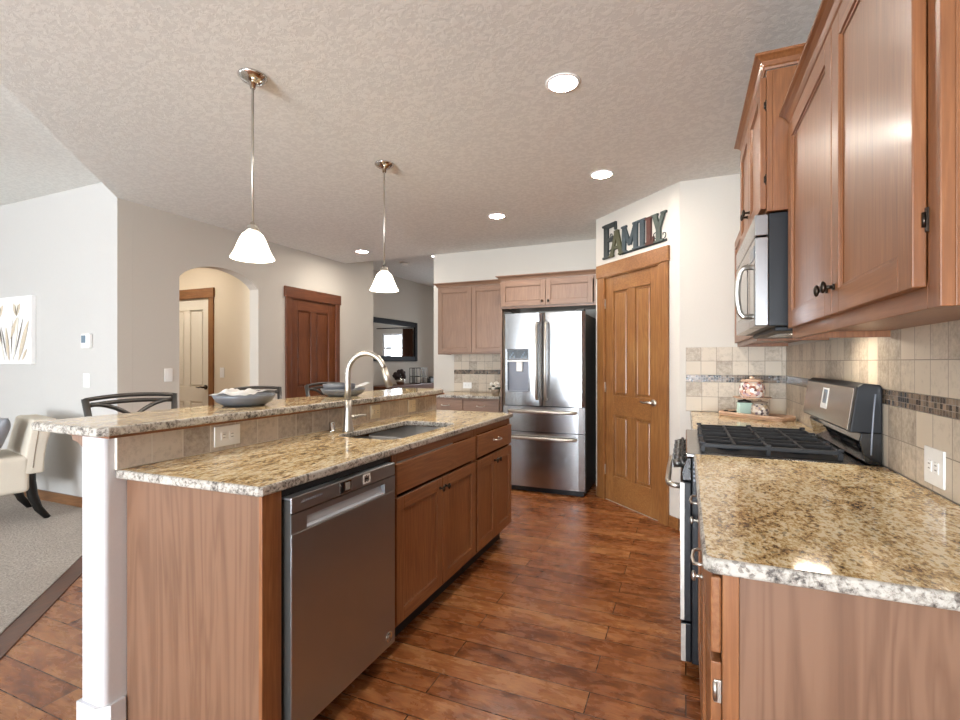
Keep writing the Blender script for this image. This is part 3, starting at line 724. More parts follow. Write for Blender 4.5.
FI = frame((0, 0, 0), 'px')       # island fronts: u = y, w = x
CV = ['cab_z', 'cab_y', 'black_matte']
def island_cab(name, label, y0, y1, pulls):
    r = thing(name, label, 'cabinet', (-1.4, (y0+y1)/2, 0))
    m = MB(FI); carcass(m, FI, y0, y1, 0.115, 0.882, 0.59, -1.176, top=False, toe=1); obj('carcass', m, CV, r)
    dr = MB(FI); slabfront(dr, y0+0.012, y1-0.012, 0.705, 0.838, -1.1755, -1.157); d = obj('drawer', dr, CV, r)
    if pulls: pull(FI, (y0+y1)/2, 0.778, -1.157, d)
    ym = (y0+y1)/2
    for a, b, kx in ((y0+0.012, ym-0.002, ym-0.03), (ym+0.002, y1-0.012, ym+0.03)):
        dm = MB(FI); shaker(dm, a, b, 0.135, 0.688, -1.1755, -1.157); dd = obj('door', dm, CV, r)
        knob(FI, kx, 0.64, -1.157, dd)
island_cab('sink_base_cabinet', 'wide brown sink cabinet with plain false drawer, next to the dishwasher', 1.79, 2.674, False)
island_cab('base_cabinet', 'brown double-door cabinet with drawer at the end of the island', 2.677, 3.318, True)
r = thing('island_end_panel', 'tall wood-grained end panel of the island beside the white half wall', 'panel', (-1.48, 1.09, 0))
m = MB(); m.box(-1.785, -1.176, 1.078, 1.097, 0.0, 0.883, 0, 0.002); m.box(-1.803, -1.785, 1.080, 1.10, 0.0, 0.883, 0, 0.002); obj('veneer_panel', m, 'panel_z', r)
m = MB(); m.box(-1.195, -1.165, 1.0785, 1.155, 0.0, 0.883, 0, 0.002); obj('corner_stile', m, 'cab_z', r)

# dishwasher
r = thing('dishwasher', 'stainless dishwasher built into the island', 'dishwasher', (-1.45, 1.465, 0))
m = MB(FI); m.box(1.163, 1.775, 0.09, 0.88, -1.74, -1.19); m.box(1.163, 1.775, 0.858, 0.881, -1.19, -1.172, 0, 0.002); obj('tub', m, 'black', r)
m = MB(FI); m.box(1.17, 1.77, 0.0, 0.09, -1.26, -1.24); obj('toe_kick', m, 'black_matte', r)
m = MB(FI)
y0, y1, w0, w1 = 1.168, 1.757, -1.178, -1.138
def dwbox(a, b, c_, d, w_0, w_1, mi=0, bev=0.0): m.box(a, b, c_, d, w_0, w_1, mi, bev)
dwbox(y0, y1, 0.098, 0.742, w0, w1, 0, 0.003)
dwbox(y0, 1.236, 0.742, 0.803, w0, w1-0.0005, 0); dwbox(1.682, y1, 0.742, 0.803, w0, w1-0.0005, 0); dwbox(1.236, 1.682, 0.784, 0.803, w0, w1-0.0005, 0)
m.prism([(0.7425, w0), (0.7425, w1-0.001), (0.747, w1-0.001), (0.752, w1-0.012), (0.784, w1-0.03), (0.784, w0)], 1.236, 1.682, 1, axis='x')
dwbox(y0-0.0005, y0+0.001, 0.10, 0.85, w0, w1-0.003, 2)
dd = obj('door', m, ['steel_y', 'pocket', 'darkgrey'], r)
m = MB(FI); m.box(y0, y1, 0.8065, 0.858, w0, w1, 0, 0.003); cp = obj('control_panel', m, 'steel_y', r)
m = MB(FI); m.box(1.40, 1.462, 0.812, 0.852, w1, w1+0.0008, 0); m.box(1.405, 1.42, 0.815, 0.85, w1+0.0006, w1+0.0015, 1); m.box(1.43, 1.456, 0.819, 0.846, w1+0.0006, w1+0.0015, 2)
obj('display', m, ['chrome', 'black', 'slot'], cp)
m = MB(FI); m.box(1.535, 1.58, 0.816, 0.852, w1, w1+0.0008, 0)
for a, b, c_, d in ((1.543, 1.55, 0.822, 0.845), (1.553, 1.558, 0.824, 0.848), (1.561, 1.567, 0.821, 0.843), (1.569, 1.573, 0.826, 0.846), (1.549, 1.562, 0.832, 0.836)): m.box(a, b, c_, d, w1+0.0006, w1+0.0014, 1)
obj('sticker', m, ['white_plastic', 'black'], cp)
m = MB(FI); m.lathe([(0, 0), (0.021, 0), (0.021, 0.002), (0.018, 0.003), (0.0165, 0.0016), (0, 0.0016)], (1.712, 0.140, w1), 24)
pts = [(1.712+0.011*math.cos(a), 0.140+0.011*math.sin(a), w1+0.002) for a in [i*0.5 for i in range(11)]]
m.tube(pts, 0.0013, 6); m.tube([(1.706, 0.147, w1+0.002), (1.712, 0.14, w1+0.002), (1.718, 0.133, w1+0.002)], 0.0013, 6)
obj('badge', m, 'chrome', dd)
m = MB(FI)
for i in range(9): m.box(1.212+i*0.011, 1.212+i*0.011+0.007, 0.833, 0.840, w1, w1+0.0006)
obj('lettering', m, 'greyside', cp)

# sink and faucet
r = thing('kitchen_sink', 'stainless double-bowl sink set under the island granite', 'sink', (-1.46, 2.3, 0.70))
def basin(x0, x1, y0, y1, zb):
    mb = MB(); t_ = bmesh.new()
    lv = [(0.0, 0.8825), (0.002, 0.80), (0.008, zb+0.03), (0.03, zb), (0.10, zb-0.004)]
    rings = []
    for off, z in lv: rings.append([t_.verts.new((a, b, z)) for a, b in rrect(x0+off, x1-off, y0+off, y1-off, max(0.015, 0.065-off*0.4))])
    for A, B in zip(rings, rings[1:]):
        for k_ in range(len(A)): t_.faces.new((A[k_], B[k_], B[(k_+1) % len(A)], A[(k_+1) % len(A)]))
    t_.faces.new(rings[-1])
    bmesh.ops.solidify(t_, geom=list(t_.faces), thickness=0.0015)
    bmesh.ops.recalc_face_normals(t_, faces=list(t_.faces))
    mb.merge(t_, 0, True); return mb
for (a, b) in ((SY0+0.002, 2.185), (2.205, SY1-0.002)):
    bo = obj('basin', basin(SX0+0.002, SX1-0.002, a, b, 0.735), 'steel_sink', r)
    m = MB(); cx, cy = (SX0+SX1)/2-0.02, (a+b)/2; m.lathe([(0.0, 0.732), (0.02, 0.732), (0.022, 0.735), (0.04, 0.7355), (0.042, 0.731)], (cx, cy, 0), 24); obj('drain', m, 'chrome', bo)
m = MB(); m.box(SX0+0.02, SX1-0.02, 2.183, 2.207, 0.80, 0.868, 0, 0.008); obj('divider', m, 'steel_sink', r)
fx, fy = -1.668, 2.118
r = thing('kitchen_faucet', 'tall gooseneck nickel faucet behind the sink', 'faucet', (fx, fy, 0.914))
m = MB(); m.lathe([(0, 0.9145), (0.031, 0.9145), (0.031, 0.919), (0.028, 0.93), (0.0225, 0.97), (0.0185, 1.02), (0.0165, 1.08), (0.0, 1.08)], (fx, fy, 0), 28); obj('body', m, 'nickel', r)
m = MB(); R = 0.106; pts = [(fx, fy, 1.07), (fx, fy, 1.15), (fx, fy, 1.225)]
for i in range(1, 15):
    a = PI*i/14*0.93; pts.append((fx+R*(1-math.cos(a)), fy+0.03*(1-math.cos(a))/2, 1.225+R*math.sin(a)))
rad = [0.0165]*3+[0.0145]*(len(pts)-3)
m.tube(pts, rad, 14); obj('spout', m, 'nickel', r)
e = Vector(pts[-1]); m = MB(); d = (e-Vector(pts[-2])).normalized()
m.cyl(e-d*0.004, e+d*0.095, 0.0150, 0.0195, 18); m.cyl(e+d*0.0945, e+d*0.099, 0.0165, 0.015, 18); obj('spray_head', m, 'nickel', r)
m = MB(); m.cyl((fx, fy, 0.985), (fx+0.01, fy+0.042, 0.985), 0.013, 0.012, 14); m.tube([(fx+0.01, fy+0.04, 0.985), (fx+0.02, fy+0.075, 0.99), (fx+0.03, fy+0.115, 0.988)], [0.009, 0.007, 0.006], 10); m.ball((fx+0.01, fy+0.042, 0.985), 0.0145); obj('lever', m, 'nickel', r)
m = MB(); m.lathe([(0, 0.9145), (0.02, 0.9145), (0.02, 0.925), (0.0155, 0.927), (0.0155, 0.965), (0.012, 0.97), (0, 0.97)], (-1.715, 2.045, 0), 20)
tag(obj('air_gap_cap', m, 'chrome', origin=(-1.715, 2.045, 0.9145)), 'stubby chrome cap beside the faucet base', 'air gap')

# outlets and switches
def plate(name, label, F, u, v, wd, ht, w=0.0, kind='outlet', mat='white_plastic', cat='outlet', n=1, group=None):
    o = thing(name, label, cat, tuple(F @ Vector((u, v-ht/2, w))), 0, group)
    m = MB(F); m.box(u-wd/2, u+wd/2, v-ht/2, v+ht/2, w+0.0005, w+0.006, 0, 0.002); obj('cover_plate', m, mat, o)
    for i in range(n):
        cu = u+(i-(n-1)/2)*0.046
        m = MB(F)
        if kind == 'outlet':
            for s_ in (-1, 1):
                c_ = v+s_*0.02
                m.box(cu-0.016, cu+0.016, c_-0.014, c_+0.014, w+0.006, w+0.0085, 0, 0.002)
                m.box(cu-0.008, cu-0.005, c_-0.006, c_+0.006, w+0.0085, w+0.0089, 1); m.box(cu+0.005, cu+0.008, c_-0.006, c_+0.006, w+0.0085, w+0.0089, 1)
            obj('receptacle', m, [mat, 'slot'], o)
        elif kind == 'outlet_flat':
            for s_ in (-1, 1):
                c_ = cu+s_*0.02
                m.box(c_-0.014, c_+0.014, v-0.016, v+0.016, w+0.006, w+0.0085, 0, 0.002)
                m.box(c_-0.006, c_+0.006, v-0.008, v-0.005, w+0.0085, w+0.0089, 1); m.box(c_-0.006, c_+0.006, v+0.005, v+0.008, w+0.0085, w+0.0089, 1)
            obj('receptacle', m, [mat, 'slot'], o)
        else:
            m.box(cu-0.016, cu+0.016, v-0.033, v+0.033, w+0.006, w+0.0085, 0, 0.002); obj('rocker', m, mat, o)
    return o
FB = frame((-1.793, 0, 0), 'px')
plate('wall_outlet', 'white duplex outlet in the island tile row facing the dishwasher', FB, 1.475, 0.974, 0.125, 0.085, kind='outlet_flat')
plate('light_switch', 'almond switch plate in the island tiles beside the faucet lever', FB, 2.54, 0.974, 0.095, 0.085, kind='outlet_flat', mat='cream_plastic', cat='switch')
plate('light_switch', 'almond switch plate near the far end of the island tile row', FB, 2.98, 0.974, 0.095, 0.085, kind='outlet_flat', mat='cream_plastic', cat='switch')
plate('wall_outlet', 'white outlet on the tiles above the granite, beyond the dark mosaic from the cupboards', frame((XR, 0, 0), 'nx'), -1.766, 0.988, 0.118, 0.105, 0.009, 'outlet_flat')['label'] = 'white outlet in the tiles behind the worktop in front of the range'
plate('wall_outlet', 'white outlet in the tiles beside the refrigerator', frame((0, YF, 0), 'ny'), -2.50, 0.995, 0.115, 0.075, 0.009, 'outlet_flat')
FL = frame((-8.1, YL, 0), 'ny')
plate('light_switch', 'white switch plate below the thermostat', FL, 8.1-4.80, 1.125, 0.09, 0.12, 0, 'switch', cat='switch', n=1)
plate('light_switch', 'white switch plate on the wall between the corner and the arch', FA, 2.985-YL, 1.165, 0.075, 0.12, 0, 'switch', cat='switch')
plate('light_switch', 'white switch plate beside the cream door inside the arch', FH, 7.2-5.06, 1.16, 0.07, 0.12, 0, 'switch', cat='switch')
r = thing('thermostat', 'small white wall thermostat with grey screen', 'thermostat', (-4.76, YL, 1.40))
m = MB(FL); m.box(8.1-4.835, 8.1-4.715, 1.405, 1.53, 0.001, 0.03, 0, 0.006); obj('housing', m, 'white_plastic', r)
m = MB(FL); m.box(8.1-4.825, 8.1-4.765, 1.45, 1.515, 0.03, 0.0315, 0); obj('screen', m, 'lcd', r)

# right-hand base cabinets (fronts face the aisle)
FN = frame((0, 0, 0), 'nx')     # u = -y, w = -x
def right_base(name, label, y0, y1, face, pulls=True, endpanel=False):
    r_ = thing(name, label, 'cabinet', (0.35, (y0+y1)/2, 0))
    u0, u1 = -y1, -y0
    m = MB(FN); carcass(m, FN, u0, u1, 0.115, 0.882, 0.58, -face, top=False, toe=1); obj('carcass', m, CV, r_)
    dm = MB(FN); slabfront(dm, u0+0.008, u1-0.008, 0.712, 0.862, -face+0.0005, -face+0.020); d = obj('drawer', dm, CV, r_)
    pull(FN, (u0+u1)/2, 0.80, -face+0.020, d, 0.10)
    dm = MB(FN); shaker(dm, u0+0.008, u1-0.008, 0.13, 0.695, -face+0.0005, -face+0.020); d = obj('door', dm, CV, r_)
    knob(FN, u0+0.035, 0.655, -face+0.020, d, 'nickel')
    for z in (0.64, 0.22):
        hm = MB(FN); hm.box(u1-0.0085, u1-0.003, z-0.022, z+0.022, -face+0.001, -face+0.014, 0, 0.001); hm.cyl((u1-0.004, z-0.018, -face+0.012), (u1-0.004, z+0.018, -face+0.012), 0.0045, seg=8); obj('hinge', hm, 'nickel', d)
    if endpanel:
        m = MB(); m.box(0.094, 0.655, y0-0.0075, y0-0.0005, 0.0, 0.8825, 0, 0.001); obj('end_panel', m, 'panel_z', r_)
        m = MB(); m.box(0.0655, 0.0935, y0-0.010, y0-0.0005, 0.0, 0.8825, 0, 0.0015); obj('end_stile', m, 'cab_z', r_)
    return r_
right_base('base_cabinet', 'brown base cabinet under the granite, its veneered end panel in full view', 1.052, 1.60, 0.065, endpanel=True)
right_base('base_cabinet', 'brown base cabinet against the near side of the black range', 1.603, 2.142, 0.065)
right_base('base_cabinet', 'brown base cabinet in the corner beyond the range', 2.928, 3.98, 0.065)

# right-hand wall cupboards
def crown(mb, F, u0, u1, v0, w, ends=(True, True), h=0.05, out=0.042, depth=0.3):
    """stepped crown along the front with returns along the sides"""
    prof = [(0.0, 0.0), (0.006, 0.0), (0.008, 0.008), (0.012, 0.012), (0.020, 0.026), (0.032, 0.036), (out-0.002, 0.040), (out, 0.042), (out, h), (0.0, h)]
    n = len(prof); t_ = bmesh.new()
    path = []
    def at(k_, o_, z):  # corner stations
        if k_ == 0: return (u0-o_ if ends[0] else u0, v0+z, w-depth)
        if k_ == 1: return (u0-o_ if ends[0] else u0, v0+z, w+o_)
        if k_ == 2: return (u1+o_ if ends[1] else u1, v0+z, w+o_)
        return (u1+o_ if ends[1] else u1, v0+z, w-depth)
    st = [1, 2]
    if ends[0]: st = [0]+st
    if ends[1]: st = st+[3]
    rings = [[t_.verts.new(at(k_, o_, z)) for o_, z in prof] for k_ in st]
    for A, B in zip(rings, rings[1:]):
        for i in range(n): t_.faces.new((A[i], B[i], B[(i+1) % n], A[(i+1) % n]))
    t_.faces.new(rings[0]); t_.faces.new(rings[-1][::-1])
    bmesh.ops.recalc_face_normals(t_, faces=list(t_.faces)); mb.merge(t_, 0)
WV = ['cab_z', 'cab_y']
def right_wall(name, label, y0, y1, z0, z1, face, splits, dz, knobs, crownz=None, ends=(False, True), inset=0.04):
    r_ = thing(name, label, 'cabinet', (0.5, (y0+y1)/2, z0))
    m = MB(FN); carcass(m, FN, -y1, -y0, z0, z1, XR-face-0.0005, -face, st=0.044); obj('carcass', m, WV, r_)
    for (a, b), kn in zip(splits, knobs):
        dm = MB(FN); shaker(dm, -b, -a, dz[0], dz[1], -face+0.0005, -face+0.020, st=0.060); d = obj('door', dm, WV, r_)
        if kn: knob(FN, -kn[0], kn[1], -face+0.020, d)
        far = kn and kn[0] > (a+b)/2
        for z in (dz[0]+0.11, dz[1]-0.11):
            hy = a-0.004 if far else b+0.004
            hm = MB(FN); hm.box(-hy-0.003, -hy+0.003, z-0.02, z+0.02, -face+0.0003, -face+0.004); hm.cyl((-hy, z-0.012, -face+0.006), (-hy, z+0.012, -face+0.006), 0.003, seg=8); obj('hinge', hm, 'bronze', d)
    if crownz:
        m = MB(FN); crown(m, FN, -y1, -y0, crownz, -face+0.001, ends, depth=XR-face-0.002); obj('crown_moulding', m, 'cab_y', r_)
right_wall('wall_cabinet', 'tall double-door brown wall cupboard above the granite worktop, cut off by the photo edge', 0.976, 2.115, 1.372, 2.165, 0.365,
           [(1.02, 1.503), (1.509, 2.08)], (1.408, 2.150), [(1.478, 1.475), (1.545, 1.475)], 2.166, (False, True))
right_wall('wall_cabinet', 'brown double-door cupboard directly above the microwave', 2.122, 2.905, 1.858, 2.392, 0.283,
           [(2.135, 2.508), (2.514, 2.89)], (1.872, 2.375), [(2.475, 1.955), (2.55, 1.955)], 2.393, (True, True))
right_wall('wall_cabinet', 'brown wall cupboard in the corner beyond the microwave, mostly hidden behind it', 2.912, 3.985, 1.395, 2.165, 0.345,
           [(2.93, 3.445), (3.451, 3.96)], (1.42, 2.15), [(3.41, 1.49), (3.486, 1.49)])

# microwave
r = thing('microwave', 'stainless over-range microwave hanging under the cupboard', 'microwave', (0.45, 2.52, 1.41))
y0, y1 = 2.140, 2.902
m = MB(FN); m.box(-y1, -y0, 1.422, 1.855, -XR+0.012, -0.292, 0, 0.003); m.box(-y1+0.05, -y0-0.05, 1.405, 1.422, -XR+0.03, -0.32, 0, 0.003); obj('case', m, 'black', r)
m = MB(FN); m.box(-y1, -y0, 1.772, 1.853, -0.2915, -0.246, 0, 0.003); obj('vent_grille', m, 'steel_x', r)
m = MB(FN)
m.box(-y1, -y0-0.165, 1.424, 1.766, -0.2915, -0.246, 0, 0.003); m.box(-y1+0.07, -y0-0.25, 1.49, 1.71, -0.2455, -0.2445, 1); d = obj('door', m, ['steel_x', 'blackglass'], r)
m = MB(FN); uu = -y0-0.19
m.tube([(uu, 1.475, -0.246), (uu, 1.478, -0.222), (uu, 1.495, -0.211), (uu, 1.54, -0.203), (uu, 1.58, -0.201), (uu, 1.62, -0.203), (uu, 1.665, -0.211), (uu, 1.682, -0.222), (uu, 1.685, -0.246)], 0.009, 10, flat=(1.3, 0.8)); obj('handle', m, 'nickel', d)
m = MB(FN); m.box(-y0-0.162, -y0, 1.424, 1.766, -0.2915, -0.246, 0, 0.003); m.box(-y0-0.14, -y0-0.025, 1.69, 1.74, -0.2455, -0.2445, 1); m.box(-y0-0.14, -y0-0.025, 1.45, 1.67, -0.2455, -0.2447, 2); obj('control_panel', m, ['steel_x', 'lcd', 'blackglass'], r)
m = MB(); m.box(0.42, 0.53, 2.26, 2.39, 1.4035, 1.405); obj('cooktop_lamp', m, 'hoodlamp', r)
m = MB(); m.box(0.36, 0.60, 2.42, 2.72, 1.4035, 1.405); obj('grease_filter', m, 'steel_x', r)

# range
r = thing('gas_range', 'black and stainless gas range with raised back panel', 'range', (0.32, 2.53, 0))
y0, y1 = 2.153, 2.917
m = MB(); m.box(0.022, 0.645, y0, y1, 0.055, 0.895, 0, 0.004); m.box(0.05, 0.62, y0+0.03, y1-0.03, 0.0, 0.055); obj('body', m, 'black', r)
m = MB(FN)
for i in range(5): m.box(-y0-0.0005, -y0+0.001, 0.80+i*0.018, 0.808+i*0.018, -0.055, -0.028)
obj('side_vents', m, 'greyside', r)
m = MB(); m.box(0.0, 0.60, y0, y1, 0.8955, 0.913, 0, 0.005); m.box(0.06, 0.54, y0+0.05, y1-0.05, 0.9125, 0.915, 1, 0.001); ct = obj('cooktop', m, ['steel_x', 'black'], r)
for bx_, by_, br_ in ((0.17, 2.33, 0.05), (0.42, 2.33, 0.04), (0.17, 2.74, 0.045), (0.42, 2.74, 0.05), (0.295, 2.535, 0.045)):
    m = MB(); m.lathe([(0, 0.915), (br_, 0.915), (br_, 0.926), (br_*0.8, 0.928), (br_*0.78, 0.935), (0, 0.936)], (bx_, by_, 0), 20); obj('burner', m, 'black_matte', ct)
for (ga, gb) in ((y0+0.055, 2.41), (2.415, 2.655), (2.66, y1-0.055)):
    m = MB(); zt = 0.950
    x0_, x1_ = 0.065, 0.535
    for yy in (ga, gb): m.box(x0_, x1_, yy-0.006, yy+0.006, zt-0.016, zt, 0, 0.002)
    for xx in (x0_, (x0_+x1_)/2, x1_): m.box(xx-0.006, xx+0.006, ga, gb, zt-0.016, zt, 0, 0.002)
    ym = (ga+gb)/2; m.box(x0_, x1_, ym-0.005, ym+0.005, zt-0.014, zt+0.002, 0, 0.002)
    for xx in ((x0_*3+x1_)/4, (x0_+x1_*3)/4): m.box(xx-0.005, xx+0.005, ga, gb, zt-0.014, zt+0.002, 0, 0.002)
    for xx in (x0_, x1_, (x0_+x1_)/2):
        for yy in (ga, gb):
            m.box(xx-0.008, xx+0.008, yy-0.008, yy+0.008, 0.9155, zt-0.008, 0, 0.002); m.box(xx-0.012, xx+0.012, yy-0.005, yy+0.005, zt-0.004, zt+0.008, 0, 0.003)
    obj('grate', m, 'black_matte', ct)
# front: knob panel, oven door, drawer
m = MB(); m.prism([(0.0215, 0.80), (-0.012, 0.80), (-0.018, 0.83), (0.002, 0.894), (0.0215, 0.894)], y0, y1, 0, 0.003, axis='y'); kp = obj('control_fascia', m, 'blackglass', r)
for i in range(5):
    yy = y0+0.10+i*(y1-y0-0.20)/4
    m = MB(); m.cyl((-0.006, yy, 0.858), (-0.018, yy, 0.855), 0.026, 0.026, 20); m.cyl((-0.018, yy, 0.855), (-0.050, yy, 0.847), 0.021, 0.017, 20); m.box(-0.056, -0.04, yy-0.004, yy+0.004, 0.832, 0.866, 0, 0.002); obj('control_knob', m, 'gun', kp)
m = MB(); m.box(-0.020, 0.0215, y0, y1, 0.225, 0.795, 0, 0.005); m.box(-0.0212, -0.0195, y0+0.12, y1-0.12, 0.34, 0.66, 1); m.box(-0.0215, -0.019, y0, y0+0.022, 0.23, 0.79, 2); m.box(-0.0215, -0.019, y1-0.022, y1, 0.23, 0.79, 2); m.box(-0.0215, -0.019, y0+0.022, y1-0.022, 0.69, 0.79, 2); m.box(-0.0205, -0.006, y0-0.0006, y0+0.001, 0.23, 0.79, 3); od = obj('oven_door', m, ['black', 'blackglass', 'steel_x', 'white_plastic' if False else 'nickel'], r)
m = MB(); hz = 0.765
m.tube([(-0.02, y0+0.05, hz), (-0.05, y0+0.05, hz+0.002), (-0.066, y0+0.065, hz+0.004), (-0.072, y0+0.12, hz+0.004), (-0.074, (y0+y1)/2, hz+0.004), (-0.072, y1-0.12, hz+0.004), (-0.066, y1-0.065, hz+0.004), (-0.05, y1-0.05, hz+0.002), (-0.02, y1-0.05, hz)], 0.012, 12); obj('oven_handle', m, 'nickel', od)
m = MB(); m.box(-0.018, 0.0215, y0, y1, 0.06, 0.218, 0, 0.005); m.box(-0.0192, -0.017, y0, y1, 0.07, 0.21, 1); m.box(-0.0185, -0.001, y0-0.0006, y0+0.001, 0.062, 0.214, 2); obj('storage_drawer', m, ['black', 'steel_x', 'nickel'], r)
# back panel: overhanging slanted control panel on a recessed lower riser
m = MB(); m.prism([(0.646, 0.914), (0.602, 0.914), (0.594, 0.926), (0.577, 1.0), (0.585, 1.03), (0.646, 1.03)], y0, y1, 0, 0.004, axis='y'); m.box(0.5775, 0.5835, y0+0.03, y1-0.03, 0.0, 0.0) if False else None
bp_ = obj('back_riser', m, 'blackglass', r)
m = MB(); m.prism([(0.646, 1.028), (0.55, 1.028), (0.573, 1.195), (0.59, 1.207), (0.640, 1.203), (0.646, 1.19)], y0, y1, 0, 0.004, axis='y')
bpan = obj('back_panel', m, 'black', r)
nrm = Vector((-(1.195-1.028), 0, (0.573-0.55))).normalized()
Fp = Matrix.Identity(4); up_ = Vector((0.573-0.55, 0, 1.195-1.028)).normalized(); uv_ = Vector((0, -1, 0)); wv_ = uv_.cross(up_)
for i in range(3): Fp[i][0], Fp[i][1], Fp[i][2], Fp[i][3] = uv_[i], up_[i], wv_[i], (0.55, 0, 1.028)[i]
m = MB(Fp); m.box(-y1+0.004, -y0-0.03, 0.006, 0.163, 0.0, 0.0025, 0, 0.001); fp = obj('display_fascia', m, brushed('bronze_steel', '#8C8174', 0.25, 'y'), bpan)
m = MB(Fp); m.box(-2.60, -2.50, 0.055, 0.145, 0.0025, 0.0035, 0); m.box(-2.575, -2.515, 0.078, 0.138, 0.0034, 0.0042, 1); m.box(-2.56, -2.54, 0.095, 0.125, 0.0041, 0.0046, 2); obj('clock_display', m, ['white_plastic', 'lcd', 'black'], bpan)
m = MB(); m.tube([(0.612, y0-0.002, 0.95), (0.614, y0-0.004, 1.02), (0.62, y0-0.004, 1.12), (0.625, y0-0.002, 1.17)], 0.0025, 6); obj('edge_trim', m, 'greyside', bpan)

# ------------------------------------------------------------------ refrigerator and its cabinets
RX0, RX1, RY = -1.703, -0.878, 4.585
r = thing('refrigerator', 'stainless French-door refrigerator with two freezer drawers', 'refrigerator', (-1.29, 4.95, 0))
m = MB(); m.box(RX0, RX1, 4.655, 5.36, 0.03, 1.745, 0, 0.004); m.box(RX0+0.03, RX1-0.03, 4.64, 5.3, 0.0, 0.03); obj('cabinet', m, 'darkgrey', r)
m = MB(); m.box(RX0+0.01, RX1-0.01, 4.615, 4.655, 0.008, 0.055, 0, 0.004); obj('kick_grille', m, 'black', r)
def fdoor(x0, x1, z0, z1, bulge=0.012, holes=None):
    mb = MB(); n = 14
    pts = [(x1, 4.65), (x0, 4.65)]
    for k_ in range(n+1):
        a = k_/n; x = x0+(x1-x0)*a; e = min(a, 1-a)*(x1-x0)
        rr = 0.012; edge = max(0, rr-e); y_ = RY+0.012-bulge*(1-(2*a-1)**2)+(rr-math.sqrt(max(0, rr*rr-edge*edge)))
        pts.append((x, y_))
    if holes is None: mb.prism(pts, z0, z1, 0)
    else:
        hx0, hx1, hz0, hz1 = holes
        mb.prism(pts, z0, hz0, 0); mb.prism(pts, hz1, z1, 0)
        L = [(x, y) for x, y in pts[2:] if x < hx0]; Rr = [(x, y) for x, y in pts[2:] if x > hx1]
        yl = RY+0.003
        mb.prism([(hx0, 4.65), (x0, 4.65)]+L+[(hx0, yl)], hz0, hz1, 0); mb.prism([(x1, 4.65), (hx1, 4.65), (hx1, yl)]+Rr, hz0, hz1, 0)
        mb.prism([(hx1, 4.65), (hx0, 4.65), (hx0, 4.645), (hx1, 4.645)], hz0, hz1, 0)
    return mb
xm = (RX0+RX1)/2
DH = (RX0+0.055, RX0+0.275, 0.99, 1.415)
dl = obj('door', fdoor(RX0, xm-0.003, 0.855, 1.768, holes=DH), 'steel_x', r)
drr = obj('door', fdoor(xm+0.003, RX1, 0.855, 1.768), 'steel_x', r)
du = obj('drawer', fdoor(RX0, RX1, 0.602, 0.848), 'steel_x', r)
dw_ = obj('drawer', fdoor(RX0, RX1, 0.058, 0.596), 'steel_x', r)
m = MB(); m.box(DH[0], DH[1], 4.60, 4.646, 1.305, 1.414, 0, 0.003); m.box(DH[0]+0.01, DH[1]-0.01, 4.598, 4.601, 1.315, 1.405, 1)
for i in range(2):
    for j in range(4): m.box(DH[0]+0.022+i*0.12+j*0.014, DH[0]+0.032+i*0.12+j*0.014, 4.597, 4.599, 1.33+(j % 3)*0.02, 1.345+(j % 3)*0.02, 2)
obj('dispenser_panel', m, ['gun', 'blackglass', 'lcd'], dl)
m = MB(); m.box(DH[0], DH[1], 4.640, 4.6455, 0.991, 1.29, 0); m.box(DH[0], DH[1], 4.59, 4.64, 0.991, 1.0, 0, 0.002); m.box(DH[0], DH[1], 4.59, 4.64, 1.287, 1.304, 1, 0.003); m.box(DH[0]+0.085, DH[0]+0.15, 4.605, 4.64, 1.19, 1.286, 1, 0.008); obj('dispenser_recess', m, ['greyside', 'white_plastic'], dl)
for x_, d in ((xm-0.045, dl), (xm+0.045, drr)):
    m = MB(); m.tube([(x_, RY+0.008, 0.92), (x_, RY-0.035, 0.925), (x_, RY-0.05, 0.96), (x_, RY-0.055, 1.30), (x_, RY-0.05, 1.63), (x_, RY-0.035, 1.665), (x_, RY+0.008, 1.67)], 0.0125, 12); obj('handle', m, 'nickel', d)
for z_, d in ((0.80, du), (0.545, dw_)):
    m = MB(); m.tube([(RX0+0.08, RY+0.01, z_), (RX0+0.085, RY-0.03, z_), (RX0+0.11, RY-0.045, z_), (xm, RY-0.062, z_), (RX1-0.11, RY-0.045, z_), (RX1-0.085, RY-0.03, z_), (RX1-0.08, RY+0.01, z_)], 0.015, 12); obj('handle', m, 'nickel', d)
for x_ in (RX0+0.05, RX1-0.05):
    m = MB(); m.box(x_-0.04, x_+0.04, 4.61, 4.70, 1.769, 1.79, 0, 0.006); obj('hinge_cover', m, 'darkgrey', r)

FY = frame((0, 0, 0), 'ny')      # u = x, w = -y
PV = ['pale_z', 'pale_x', 'black_matte']
def back_cab(name, label, x0, x1, z0, z1, yf, depth, doors, dz, knobs, crownz=None, ends=(False, False), kind='wall'):
    r_ = thing(name, label, 'cabinet', ((x0+x1)/2, yf+0.2, z0 if kind == 'wall' else 0))
    m = MB(FY); carcass(m, FY, x0, x1, z0, z1, depth, -yf, top=(kind == 'wall'), toe=(kind != 'wall'), st=0.038); obj('carcass', m, PV, r_)
    for (a, b), kn in zip(doors, knobs):
        dm = MB(FY); shaker(dm, a, b, dz[0], dz[1], -yf+0.0005, -yf+0.020, st=0.052); d = obj('door', dm, PV, r_)
        if kn: knob(FY, kn[0], kn[1], -yf+0.02, d)
    if crownz:
        m = MB(FY); crown(m, FY, x0, x1, crownz, -yf+0.001, ends, depth=depth-0.003); obj('crown_moulding', m, 'pale_x', r_)
    return r_
back_cab('wall_cabinet', 'light brown two-door cupboard over the refrigerator', -1.835, -0.803, 1.852, 2.152, 4.885, 0.61, [(-1.825, -1.335), (-1.331, -0.85)], (1.875, 2.135), [(-1.365, 1.915), (-1.30, 1.915)], 2.153, (True, False))
